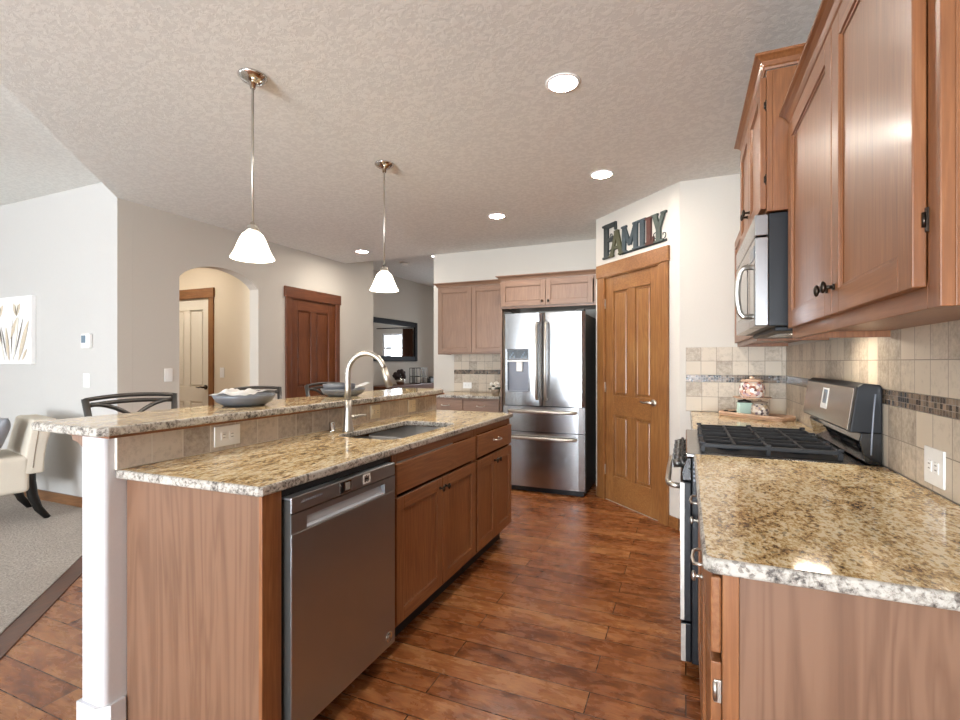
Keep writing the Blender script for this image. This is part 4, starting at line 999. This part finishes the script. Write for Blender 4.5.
back_cab('wall_cabinet', 'light brown upright two-door cupboard beside the refrigerator, above the tiles', -2.745, -1.839, 1.375, 2.172, 5.17, 0.325, [(-2.735, -2.296), (-2.292, -1.85)], (1.395, 2.155), [None, None], 2.173, (True, False))
m = MB(); m.box(-1.835, -1.817, 4.887, 5.495, 0.0, 1.851, 0, 0.001)
tag(obj('gable_board', m, 'pale_z', origin=(-1.826, 5.19, 0)), 'narrow upright wooden panel between the refrigerator and the tiles', 'panel')
r_ = thing('base_cabinet', 'pale brown base cabinet with two drawer fronts beside the refrigerator', 'cabinet', (-2.29, 5.19, 0))
m = MB(FY); carcass(m, FY, -2.72, -1.842, 0.115, 0.882, 0.58, -4.905, top=False, toe=1); obj('carcass', m, PV, r_)
for a, b in ((-2.712, -2.285), (-2.28, -1.85)):
    dm = MB(FY); slabfront(dm, a, b, 0.712, 0.865, -4.9045, -4.885); d = obj('drawer', dm, PV, r_); pull(FY, (a+b)/2, 0.80, -4.885, d)
    dm = MB(FY); shaker(dm, a, b, 0.13, 0.698, -4.9045, -4.885); obj('door', dm, PV, r_)

# ------------------------------------------------------------------ FAMILY sign above the pantry door
zb = 2.245
r = thing('wall_sign', 'painted metal FAMILY letter sign above the pantry door', 'sign', tuple(FP @ Vector((uX(636), zb, 0))))
W0, W1 = 0.006, 0.026
def stroke(mb, a, b, wd, mi=0):
    a, b = Vector((a[0], a[1])), Vector((b[0], b[1])); d = (b-a).normalized(); n_ = Vector((-d.y, d.x))*wd/2
    mb.prism([tuple(a-n_), tuple(b-n_), tuple(b+n_), tuple(a+n_)], W0, W1, mi, 0.0015, seg=1)
def serif(mb, cx, v, wd, th=0.018): mb.prism([(cx-wd/2, v), (cx+wd/2, v), (cx+wd/2, v+th), (cx-wd/2, v+th)], W0+0.0003, W1+0.0003, 0, 0.0015, seg=1)
def letter(fn, mat): 
    mb = MB(FP); fn(mb); obj('letter', mb, mat, r)
def LF(mb):
    a, b = uX(604.8), uX(617.6); h = 0.315; st = 0.058
    stroke(mb, (a+0.045, zb), (a+0.045, zb+h), st); stroke(mb, (a+0.02, zb+h-0.022), (b, zb+h-0.022), 0.042); stroke(mb, (a+0.05, zb+h*0.52), (b-0.045, zb+h*0.52), 0.036)
    serif(mb, a+0.045, zb, 0.10); serif(mb, a+0.03, zb+h-0.02, 0.08); stroke(mb, (b-0.01, zb+h-0.075), (b-0.01, zb+h-0.002), 0.024); stroke(mb, (b-0.05, zb+h*0.43), (b-0.05, zb+h*0.61), 0.02)
def LA(mb):
    a, b = uX(611.5), uX(624.8); h = 0.225; c_ = (a+b)/2
    stroke(mb, (a+0.02, zb), (c_, zb+h), 0.036); stroke(mb, (b-0.025, zb), (c_, zb+h), 0.048); stroke(mb, (a+0.04, zb+0.075), (b-0.04, zb+0.075), 0.024); serif(mb, a+0.02, zb, 0.07); serif(mb, b-0.025, zb, 0.08); serif(mb, c_, zb+h-0.014, 0.06)
def LM(mb):
    a, b = uX(623.4), uX(639.6); h = 0.238; c_ = (a+b)/2
    stroke(mb, (a+0.03, zb), (a+0.03, zb+h), 0.042); stroke(mb, (b-0.03, zb), (b-0.03, zb+h), 0.046); stroke(mb, (a+0.03, zb+h-0.01), (c_, zb+0.06), 0.036); stroke(mb, (b-0.03, zb+h-0.01), (c_, zb+0.06), 0.036)
    for x in (a+0.03, b-0.03): serif(mb, x, zb, 0.078); serif(mb, x, zb+h-0.018, 0.07)
def LI(mb):
    c_ = (uX(640.0)+uX(647.8))/2; h = 0.238; stroke(mb, (c_, zb), (c_, zb+h), 0.05); serif(mb, c_, zb, 0.095); serif(mb, c_, zb+h-0.018, 0.095)
def LL(mb):
    a, b = uX(646.8), uX(655.5); h = 0.232; stroke(mb, (a+0.045, zb), (a+0.045, zb+h), 0.05); serif(mb, a+0.045, zb+h-0.018, 0.088); stroke(mb, (a+0.01, zb+0.014), (b, zb+0.014), 0.028); stroke(mb, (b-0.01, zb), (b-0.01, zb+0.06), 0.02)
def LY(mb):
    a, b = uX(653.6), uX(668.0); h = 0.228; c_ = (a+b)/2-0.005
    stroke(mb, (a+0.03, zb+h), (c_, zb+0.10), 0.044); stroke(mb, (b-0.03, zb+h), (c_, zb+0.10), 0.036); stroke(mb, (c_, zb), (c_, zb+0.115), 0.048); serif(mb, c_, zb, 0.10); serif(mb, a+0.03, zb+h-0.012, 0.075); serif(mb, b-0.028, zb+h-0.012, 0.06)
for fn, mt in ((LF, 'sign_grey'), (LA, 'sign_olive'), (LM, 'sign_blue'), (LI, 'sign_blue'), (LL, 'rust'), (LY, 'sign_teal')): letter(fn, mt)
m = MB(FP); m.box(uX(622.5), uX(667.5), zb-0.006, zb+0.014, 0.001, W0, 0, 0.001); m.box(uX(605.5), uX(623), zb+0.06, zb+0.075, 0.001, W0, 0, 0.001); obj('backing_rail', m, 'sign_grey', r)
m = MB(FP)
for cx, cz, s_ in ((uX(613), zb+0.20, 1), (uX(612), zb+0.06, -1), (uX(628), zb+0.12, 1), (uX(657), zb+0.07, 1), (uX(665), zb+0.05, -1)):
    m.tube([(cx+s_*(0.004+0.0035*i)*math.cos(i*0.55), cz+(0.004+0.0035*i)*math.sin(i*0.55), 0.014) for i in range(12)], 0.0042, 6)
obj('scroll', m, 'sign_grey', r)

# ------------------------------------------------------------------ lamps
def can(x, y, z, label, rr=0.083, group='recessed ceiling lights'):
    r_ = thing('recessed_light', label, 'light', (x, y, z), 0, group)
    m = MB(); m.lathe([(rr-0.014, -0.004), (rr-0.012, -0.006), (rr, -0.004), (rr+0.004, -0.0005), (rr-0.014, -0.0005)], (x, y, z), 40); obj('trim_ring', m, 'white_plastic', r_)
    m = MB(); m.lathe([(0, -0.0035), (rr-0.014, -0.0035), (rr-0.014, -0.001), (0, -0.001)], (x, y, z), 40); obj('lens', m, 'lens', r_)
can(-0.557, 2.36, CH, 'large bright ceiling light over the aisle by the range')
can(-0.566, 3.62, CH, 'bright ceiling light just before the pantry corner')
can(-1.637, 4.267, CH, 'bright ceiling light in front of the refrigerator')
can(-3.71, 4.985, CH, 'bright ceiling light beside the dark wooden door')
can(-5.3, 3.4, 2.62, 'ceiling light in the hall behind the arch', 0.075)  # unseen lamp, added to brighten the hall
can(-6.3, 3.4, 2.62, 'second ceiling light deeper in the hall behind the arch', 0.075)  # another unseen lamp added for more light in the hall
can(-2.2, 8.0, 2.95, 'ceiling light deep in the dining area', 0.075)  # out of sight, added to lift the dining walls
can(-3.62, 6.75, 2.95, 'ceiling light in the dining area past the wall end', 0.075)
m = MB(); m.lathe([(0, -0.0005), (0.068, -0.0005), (0.066, -0.025), (0.055, -0.036), (0, -0.038)], (-4.35, 7.0, 2.95), 28)
tag(obj('smoke_detector', m, 'white_plastic', origin=(-4.35, 7.0, 2.95)), 'small white smoke detector on the dining ceiling', 'smoke detector')

px, py = -1.918, 1.72
pend = thing('pendant_lamp', 'pendant lamp with white bell shade hanging above the bowl that stands alone', 'lamp', (px, py, CH))
m = MB(); m.lathe([(0, -0.0005), (0.066, -0.0005), (0.066, -0.006), (0.060, -0.012), (0.052, -0.022), (0.03, -0.034), (0.016, -0.038), (0.012, -0.06), (0, -0.06)], (px, py, CH), 36); obj('canopy', m, 'chrome', pend)
m = MB(); m.cyl((px, py, CH-0.06), (px, py, 1.95), 0.0058, seg=12); obj('stem', m, 'nickel', pend)
m = MB(); m.lathe([(0, 1.955), (0.010, 1.955), (0.012, 1.945), (0.024, 1.942), (0.026, 1.935), (0.026, 1.925), (0.031, 1.923), (0.031, 1.913), (0.024, 1.911), (0, 1.911)], (px, py, 0), 28); obj('socket_collar', m, 'nickel', pend)
m = MB(); outer_ = [(0.022, 1.912), (0.034, 1.908), (0.048, 1.895), (0.058, 1.875), (0.068, 1.850), (0.078, 1.824), (0.089, 1.800), (0.097, 1.788), (0.099, 1.782)]
inner_ = [(a-0.004, z) for a, z in outer_[::-1]]
m.lathe(outer_+[(0.096, 1.780)]+inner_[1:], (px, py, 0), 40); obj('glass_shade', m, 'shade', pend)
m = MB(); m.ball((px, py, 1.845), (0.026, 0.026, 0.034)); obj('bulb', m, 'lens', pend)
dup(pend, (-1.928, 2.84, CH), 0, 'pendant lamp with white bell shade hanging beyond the faucet')

# ------------------------------------------------------------------ bar stools
def stool(loc, label):
    r_ = thing('bar_stool', label, 'stool', loc, 0, 'metal bar stools along the bar')
    X, Y = loc[0], loc[1]
    m = MB(); m.box(X-0.02, X+0.40, Y-0.20, Y+0.20, 0.70, 0.745, 0, 0.018, 3); obj('seat', m, 'seatpad', r_)
    for sx, sy in ((0.37, -0.18), (0.37, 0.18), (0.0, -0.18), (0.0, 0.18)):
        m = MB(); bx2 = X+sx+(0.04 if sx > 0.2 else -0.04); m.tube([(X+sx, Y+sy, 0.70), (bx2, Y+sy*1.12, 0.0)], 0.014, 8); obj('leg', m, 'gun', r_)
    m = MB(); q = 0.28
    m.tube([(X+0.39, Y-0.19, q), (X+0.39, Y+0.19, q)], 0.010, 8); m.tube([(X-0.025, Y-0.19, q), (X-0.025, Y+0.19, q)], 0.010, 8)
    for s_ in (-1, 1): m.tube([(X+0.39, Y+s_*0.19, q), (X-0.025, Y+s_*0.19, q)], 0.010, 8)
    obj('footrest', m, 'gun', r_)
    for s_ in (-1, 1):
        m = MB(); pts = [(X+0.0, Y+s_*0.19, 0.70), (X-0.03, Y+s_*0.205, 0.90), (X-0.06, Y+s_*0.225, 1.105)]
        m.tube(pts, 0.017, 8, flat=(1.0, 0.8)); obj('back_post', m, 'gun', r_)
    m = MB()
    for z, o_ in ((1.098, 0.0), (1.068, 0.004)):
        m.tube([(X-0.06+o_-0.03*(1-(2*k_/10-1)**2), Y-0.225+0.45*k_/10, z+0.012*(1-(2*k_/10-1)**2)) for k_ in range(11)], 0.011, 8)
    obj('top_rail', m, 'gun', r_)
    for s_ in (-1, 1):
        m = MB(); pts = []
        for k_ in range(12):
            a = k_/11; yy = s_*(-0.20+0.40*a); zz = 1.075-0.30*a**1.9; pts.append((X-0.055-0.02*math.sin(PI*a)+0.045*a, Y+yy, zz))
        m.tube(pts, 0.011, 8); obj('cross_brace', m, 'gun', r_)
    return r_
st0 = stool((-2.64, 1.65, 0), 'dark metal stool with crossed back, below the two wall switches')
dup(st0, (-2.64, 2.43, 0), 0, 'dark metal stool behind the bowl that stands on its own, in line with the arch')
dup(st0, (-2.64, 3.15, 0), 0, 'dark metal stool in front of the dark wooden door')

# ------------------------------------------------------------------ bowls on the bar
BT = 1.0755
def bowl(loc, R, h, label):
    x, y, z = loc
    mb = MB(); k_ = R
    mb.lathe([(0, 0.0005), (k_*0.62, 0.0005), (k_*0.70, 0.006), (k_*0.86, h*0.35), (k_*0.96, h*0.75), (k_, h), (k_*0.975, h+0.002), (k_*0.93, h*0.75), (k_*0.80, h*0.38), (k_*0.62, 0.012), (0, 0.012)], (x, y, z), 48)
    return tag(obj('serving_bowl', mb, 'bowl', origin=loc), label, 'bowl')
def napkin(loc, sx, sy, hgt, rz, seed, label, tilt=0.0):
    rn = random.Random(seed); ph = [rn.uniform(0, 6) for _ in range(6)]
    F_ = Matrix.Translation(loc) @ Matrix.Rotation(rz, 4, 'Z') @ Matrix.Rotation(tilt, 4, 'Y')
    mb = MB(F_)
    def fn(u, v):
        x = (u-0.5)*sx; y = (v-0.5)*sy
        z = hgt*(0.45+0.32*math.sin(7*u+ph[0])*math.cos(4*v+ph[1])+0.22*math.sin(13*u+5*v+ph[2])+0.16*math.sin(17*v+ph[3]))
        e = max(abs(2*u-1), abs(2*v-1)); z *= (1-0.6*e**4)
        return (x*(1-0.08*math.sin(5*v+ph[4])), y*(1-0.08*math.sin(6*u+ph[5])), max(0.001, z))
    mb.grid(22, 18, fn, thick=0.003)
    return tag(obj('cloth_napkin', mb, 'napkin', origin=loc), label, 'napkin')
bowl((-1.965, 1.715, BT), 0.140, 0.052, 'shallow grey bowl holding the crumpled white cloth, on the bar')
napkin((-1.975, 1.69, BT+0.0545), 0.17, 0.22, 0.034, 0.3, 3, 'crumpled white cloth in the shallow grey bowl on its own')
bowl((-1.955, 2.435, BT), 0.135, 0.045, 'lower grey bowl of the stacked pair on the bar near the faucet')
bowl((-1.965, 2.41, BT+0.013), 0.098, 0.060, 'upper, smaller grey bowl of the stacked pair on the bar')
napkin((-1.89, 2.50, BT+0.052), 0.15, 0.06, 0.022, 0.75, 8, 'folded white cloth sticking up out of the stacked bowls', -0.30)

# ------------------------------------------------------------------ tray of jars in the corner
TC = Vector((0.425, 3.69, 0.914)); TR = math.radians(-45)
FT = Matrix.Translation(TC) @ Matrix.Rotation(TR, 4, 'Z')
r = thing('wooden_tray', 'pale wooden tray in the tiled corner beyond the range', 'tray', tuple(TC), TR)
mb = MB(FT); mb.prism(rrect(-0.235, 0.235, -0.09, 0.09, 0.05), 0.0008, 0.014, 0, 0.003); obj('base', mb, 'tray_wood', r)
mb = MB(FT); pts = [(a, b, 0.02) for a, b in rrect(-0.231, 0.231, -0.086, 0.086, 0.05, 4)]; mb.tube(pts, 0.011, 8, closed=True); obj('rim', mb, 'tray_wood', r)
def jar(name, label, lx, ly, z0, R, h, matb, matl, cat='jar', square=False, lidh=0.02):
    p_ = FT @ Vector((lx, ly, 0)); r_ = thing(name, label, cat, (p_.x, p_.y, z0))
    mb = MB(Matrix.Translation((p_.x, p_.y, z0)))
    if square: mb.prism(rrect(-R, R, -R, R, R*0.35), 0.0005, h, 0, 0.006)
    else: mb.lathe([(0, 0.0005), (R*0.85, 0.0005), (R, h*0.15), (R*1.02, h*0.5), (R*0.95, h*0.85), (R*0.72, h), (0, h)], (0, 0, 0), 28)
    obj('body', mb, matb, r_)
    mb = MB(Matrix.Translation((p_.x, p_.y, z0))); mb.lathe([(0, h+0.0005), (R*0.85, h+0.0005), (R*0.88, h+lidh*0.7), (R*0.5, h+lidh), (R*0.2, h+lidh*1.1), (R*0.22, h+lidh*1.7), (0, h+lidh*1.9)], (0, 0, 0), 24); obj('lid', mb, matl, r_)
zt = 0.914+0.0145
jar('glass_jar', 'square mint jar with dark lid on the tray', -0.065, -0.02, zt, 0.048, 0.085, 'mint', 'gun', square=True, lidh=0.014)
jar('glass_jar', 'round jar with speckled filling on the tray beside the mint jar', 0.05, -0.02, zt, 0.052, 0.085, 'shells', 'wicker', lidh=0.014)
p_ = FT @ Vector((-0.008, -0.02, 0))
mb = MB(); mb.lathe([(0, 1.0425), (0.10, 1.0425), (0.115, 1.050), (0.113, 1.053), (0.098, 1.0475), (0, 1.0475)], (p_.x, p_.y, 0), 36)
tag(obj('wooden_plate', mb, 'tray_wood', origin=(p_.x, p_.y, 1.0425)), 'round wooden plate balanced on the two lower jars', 'plate')
jar('glass_jar', 'wide jar of brown potpourri on the wooden plate above the other jars', -0.008, -0.02, 1.0482, 0.076, 0.105, 'candy', 'tray_wood', lidh=0.018)
p_ = FT @ Vector((-0.16, -0.01, 0))
mb = MB(); mb.tube([(p_.x-0.04, p_.y+0.02, zt+0.006), (p_.x, p_.y, zt+0.012), (p_.x+0.03, p_.y-0.02, zt+0.008)], 0.005, 8); mb.ball((p_.x-0.045, p_.y+0.022, zt+0.010), (0.018, 0.014, 0.0095)); mb.ball((p_.x+0.012, p_.y+0.018, zt+0.009), (0.016, 0.012, 0.0085))
tag(obj('measuring_scoop', mb, 'bronze', origin=(p_.x, p_.y, zt)), 'small dark scoop lying on the empty end of the tray', 'scoop')

# flowers on the counter beside the refrigerator
r = thing('potted_flowers', 'small pot of white flowers on the worktop beside the refrigerator', 'flowers', (-1.955, 5.05, 0.9145))
mb = MB(); mb.lathe([(0, 0.915), (0.035, 0.915), (0.05, 0.96), (0.048, 0.985), (0.042, 0.985), (0.04, 0.97), (0, 0.97)], (-1.955, 5.05, 0), 24); obj('pot', mb, 'wicker', r)
mb = MB(); rn = random.Random(5)
for i in range(16):
    a = rn.uniform(0, 2*PI); q = rn.uniform(0.01, 0.065); mb.ball((-1.955+q*math.cos(a), 5.05+q*math.sin(a), 1.0+rn.uniform(-0.005, 0.05)), rn.uniform(0.012, 0.022), 0, 8, 0.15)
obj('blossoms', mb, 'flower', r)
mb = MB()
for i in range(14):
    a = rn.uniform(0, 2*PI); q = rn.uniform(0.03, 0.075); mb.ball((-1.955+q*math.cos(a), 5.05+q*math.sin(a), 0.985+rn.uniform(-0.005, 0.04)), (0.02, 0.014, 0.008), 0, 8, 0.1)
obj('leaves', mb, 'leaf', r)

# ------------------------------------------------------------------ living room corner
r = thing('wall_art', 'canvas of pale tulips on the living room wall', 'picture', (-5.90, YL, 1.265))
mb = MB(FL); ua, ub = 8.1-6.30, 8.1-5.585; mb.box(ua, ub, 1.265, 1.905, 0.001, 0.04, 0, 0.003); cv = obj('canvas', mb, 'canvas', r)
def petal(mb, cx, cz, L, Wd, ang, mi, w):
    pts = []
    for k_ in range(13):
        a = k_/12; s_ = math.sin(PI*a)**0.8*Wd; pts.append((a*L, s_))
    for k_ in range(11, 0, -1):
        a = k_/12; s_ = math.sin(PI*a)**0.8*Wd; pts.append((a*L, -s_*0.6))
    ca, sa = math.cos(ang), math.sin(ang)
    mb.prism([(cx+x*ca-y*sa, cz+x*sa+y*ca) for x, y in pts], w, w+0.0006, mi)
mb = MB(FL); w_ = 0.0402
for (cx, cz, s_) in ((ub-0.55, 1.70, 1.0), (ub-0.24, 1.72, 0.9)):
    for i, (da, mi) in enumerate(((1.1, 0), (1.5, 2), (1.95, 0), (1.3, 1), (1.75, 1))): petal(mb, cx, cz, 0.15*s_*(1 if mi != 1 else 0.8), 0.035*s_*(1 if mi != 1 else 0.25), da, mi, w_+i*0.0007)
for (cx, cz, L, Wd, an, mi) in ((ub-0.36, 1.29, 0.34, 0.03, 1.75, 0), (ub-0.30, 1.29, 0.44, 0.035, 1.35, 2), (ub-0.20, 1.29, 0.42, 0.04, 1.15, 0), (ub-0.44, 1.29, 0.36, 0.03, 2.0, 2), (ub-0.33, 1.34, 0.36, 0.008, 1.5, 1), (ub-0.26, 1.34, 0.40, 0.009, 1.2, 1), (ub-0.40, 1.32, 0.34, 0.008, 1.9, 1), (ub-0.34, 1.50, 0.24, 0.03, 1.05, 0), (ub-0.33, 1.5, 0.24, 0.008, 1.1, 1), (ub-0.48, 1.45, 0.28, 0.012, 1.9, 1), (ub-0.14, 1.30, 0.14, 0.02, 0.9, 0), (ub-0.62, 1.30, 0.2, 0.05, 1.2, 0)):
    petal(mb, cx, cz, L, Wd, an, mi, w_+0.004+random.random()*0.001)
obj('painted_flowers', mb, ['petal', 'petal_dark', 'petal_light'], r)

# armchair: faces along -X of its own frame
CA = math.radians(78); CL = Vector((-5.10, 2.10, 0.0125))
r = thing('accent_chair', 'cream upholstered chair with black sabre legs by the living room wall', 'chair', tuple(CL), CA)
FC = Matrix.Translation(CL) @ Matrix.Rotation(CA, 4, 'Z')
mb = MB(FC); mb.box(-0.55, 0.115, -0.29, 0.29, 0.24, 0.53, 0, 0.035, 4); obj('seat', mb, 'linen', r)
mb = MB(FC)
def backf(z): return 0.13+0.07*((z-0.40)/0.5)**1.3
t_ = bmesh.new(); rings = []
for k_ in range(11):
    z = 0.38+0.43*k_/10; xb = backf(z+0.02) if z > 0.39 else 0.13; tk = 0.14-0.04*k_/10; hw_ = 0.29-0.02*(k_/10)
    flare = 0.05*(k_/10)**3
    rings.append([t_.verts.new(q_) for q_ in ((xb-tk/2, -hw_, z), (xb+tk/2+flare, -hw_, z), (xb+tk/2+flare, hw_, z), (xb-tk/2, hw_, z))])
for A, B in zip(rings, rings[1:]):
    for k_ in range(4): t_.faces.new((A[k_], A[(k_+1) % 4], B[(k_+1) % 4], B[k_]))
t_.faces.new(rings[0][::-1]); t_.faces.new(rings[-1])
bmesh.ops.recalc_face_normals(t_, faces=list(t_.faces))
bmesh.ops.bevel(t_, geom=[e_ for e_ in t_.edges if e_.calc_face_angle(0) > 0.6], offset=0.018, segments=3, affect='EDGES', profile=0.5)
mb.merge(t_, 0, True); obj('backrest', mb, 'linen', r)
for sy in (-0.25, 0.25):
    mb = MB(FC); mb.tube([(0.12, sy, 0.45), (0.12, sy, 0.32), (0.135, sy, 0.20), (0.17, sy, 0.09), (0.23, sy, 0.0)], [0.032, 0.034, 0.032, 0.026, 0.020], 10, flat=(0.7, 1.1)); obj('leg', mb, 'ebony', r)
    mb = MB(FC); mb.tube([(-0.54, sy, 0.29), (-0.545, sy, 0.0)], [0.026, 0.018], 8); obj('leg', mb, 'ebony', r)
mb = MB(FC); mb.tube([(0.128+0.10*((z_-0.40)/0.5)**1.3*0.7, -0.2915+0.02*(z_-0.38)/0.43, z_) for z_ in (0.43, 0.5, 0.57, 0.64, 0.70, 0.76)], 0.0035, 6); obj('piping', mb, 'wicker', r)
FPW = FC @ Matrix.Translation((-0.115, -0.06, 0.545)) @ Matrix.Rotation(math.radians(20), 4, 'Y')
mb = MB(FPW)
def pil(sgn):
    def fn(u, v):
        y = (u-0.5)*0.42; z = v*0.30
        e = (1-(2*u-1)**4)*(1-(2*v-1)**4); return (sgn*0.065*max(0, e)**0.6, y*(1-0.08*math.sin(PI*v)), z+0.02*((2*u-1)**2)*(2*v-1)*0.6)
    return fn
mb.grid(18, 18, pil(1)); mb.grid(18, 18, pil(-1))
bmesh.ops.remove_doubles(mb.bm, verts=list(mb.bm.verts), dist=0.0005); bmesh.ops.recalc_face_normals(mb.bm, faces=list(mb.bm.faces))
tag(obj('throw_pillow', mb, 'pillow', origin=tuple(FPW.translation)), 'shiny grey throw pillow leaning in the cream chair', 'pillow')

# ------------------------------------------------------------------ dining area past the wall end
r = thing('wall_mirror', 'black framed mirror on the dining room wall', 'mirror', (-5.2, 7.76, 1.2))
FD = frame((-5.2, 0, 0), 'px'); a0, a1, c0, c1 = 7.02, 8.82, 1.30, 2.10
for q0, q1, z0, z1 in ((a0, a0+0.10, c0, c1), (a1-0.10, a1, c0, c1), (a0+0.1, a1-0.1, c0, c0+0.10), (a0+0.1, a1-0.1, c1-0.10, c1)):
    mb = MB(FD); mb.box(q0, q1, z0, z1, 0.001, 0.045, 0, 0.015, 2); obj('frame', mb, 'mirrorframe', r)
mb = MB(FD); mb.box(a0+0.09, a1-0.09, c0+0.09, c1-0.09, 0.002, 0.02); obj('glass', mb, 'mirrorglass', r)
r = thing('sideboard', 'dark sideboard under the dining mirror', 'sideboard', (-4.95, 8.0, 0))
mb = MB(); mb.box(-5.17, -4.72, 7.1, 8.95, 0.1, 0.83, 0, 0.004); mb.box(-5.19, -4.70, 7.07, 8.98, 0.83, 0.86, 0, 0.004); obj('body', mb, 'dkoak_y', r)
for x_ in (-5.12, -4.77):
    for y_ in (7.15, 8.9): mb = MB(); mb.box(x_-0.03, x_+0.03, y_-0.03, y_+0.03, 0, 0.1); obj('leg', mb, 'dkoak_z', r)
r = thing('dried_flowers', 'dark dried flowers in a silver vase on the sideboard', 'flowers', (-4.9, 7.75, 0.86))
mb = MB(); mb.lathe([(0, 0.8605), (0.06, 0.8605), (0.09, 0.92), (0.08, 0.98), (0.05, 1.0), (0, 1.0)], (-4.9, 7.75, 0), 20); obj('vase', mb, 'chrome', r)
mb = MB()
for i in range(20):
    a = rn.uniform(0, 2*PI); q = rn.uniform(0, 0.15); mb.ball((-4.9+q*math.cos(a), 7.75+q*math.sin(a), 1.02+rn.uniform(-0.04, 0.09)), rn.uniform(0.025, 0.045), 0, 8, 0.15)
obj('blooms', mb, 'darkflower', r)
r = thing('wire_lantern', 'open wire lantern on the sideboard beside the dried flowers', 'lantern', (-4.9, 8.42, 0.86))
mb = MB(); 
for x_ in (-5.02, -4.94, -4.86, -4.78):
    for y_ in (8.28, 8.37, 8.46, 8.55):
        if x_ in (-5.02, -4.78) or y_ in (8.28, 8.55): mb.box(x_-0.006, x_+0.006, y_-0.006, y_+0.006, 0.861, 1.17)
for z in (0.865, 1.0, 1.165): 
    for y_ in (8.28, 8.55): mb.box(-5.02, -4.78, y_-0.006, y_+0.006, z-0.006, z+0.006)
    for x_ in (-5.02, -4.78): mb.box(x_-0.006, x_+0.006, 8.28, 8.55, z-0.006, z+0.006)
obj('cage', mb, 'bronze', r)
mb = MB(); mb.cyl((-4.9, 8.42, 0.8705), (-4.9, 8.42, 1.0), 0.05, seg=20); obj('candle', mb, 'flower', r)
mb = MB(); mb.box(-4.86, -4.76, 8.68, 8.84, 0.861, 0.95, 0, 0.01); mb.ball((-4.81, 8.76, 0.965), (0.05, 0.06, 0.03))
tag(obj('keepsake_box', mb, 'gun', origin=(-4.81, 8.76, 0.861)), 'small dark box at the end of the sideboard past the lantern', 'box')
r = thing('curtain', 'brown curtain beside the dining window seen in the mirror', 'curtain', (-4.27, 9.93, 0.05))
mb = MB()
mb.grid(30, 4, lambda u, v: (-4.42+0.28*u, 9.93+0.025*math.sin(u*6*PI), 0.03+2.05*v), thick=0.004); obj('cloth', mb, 'curtain', r)
mb = MB(); mb.cyl((-4.5, 9.93, 2.10), (-3.4, 9.93, 2.10), 0.012, seg=10); obj('rod', mb, 'bronze', r)
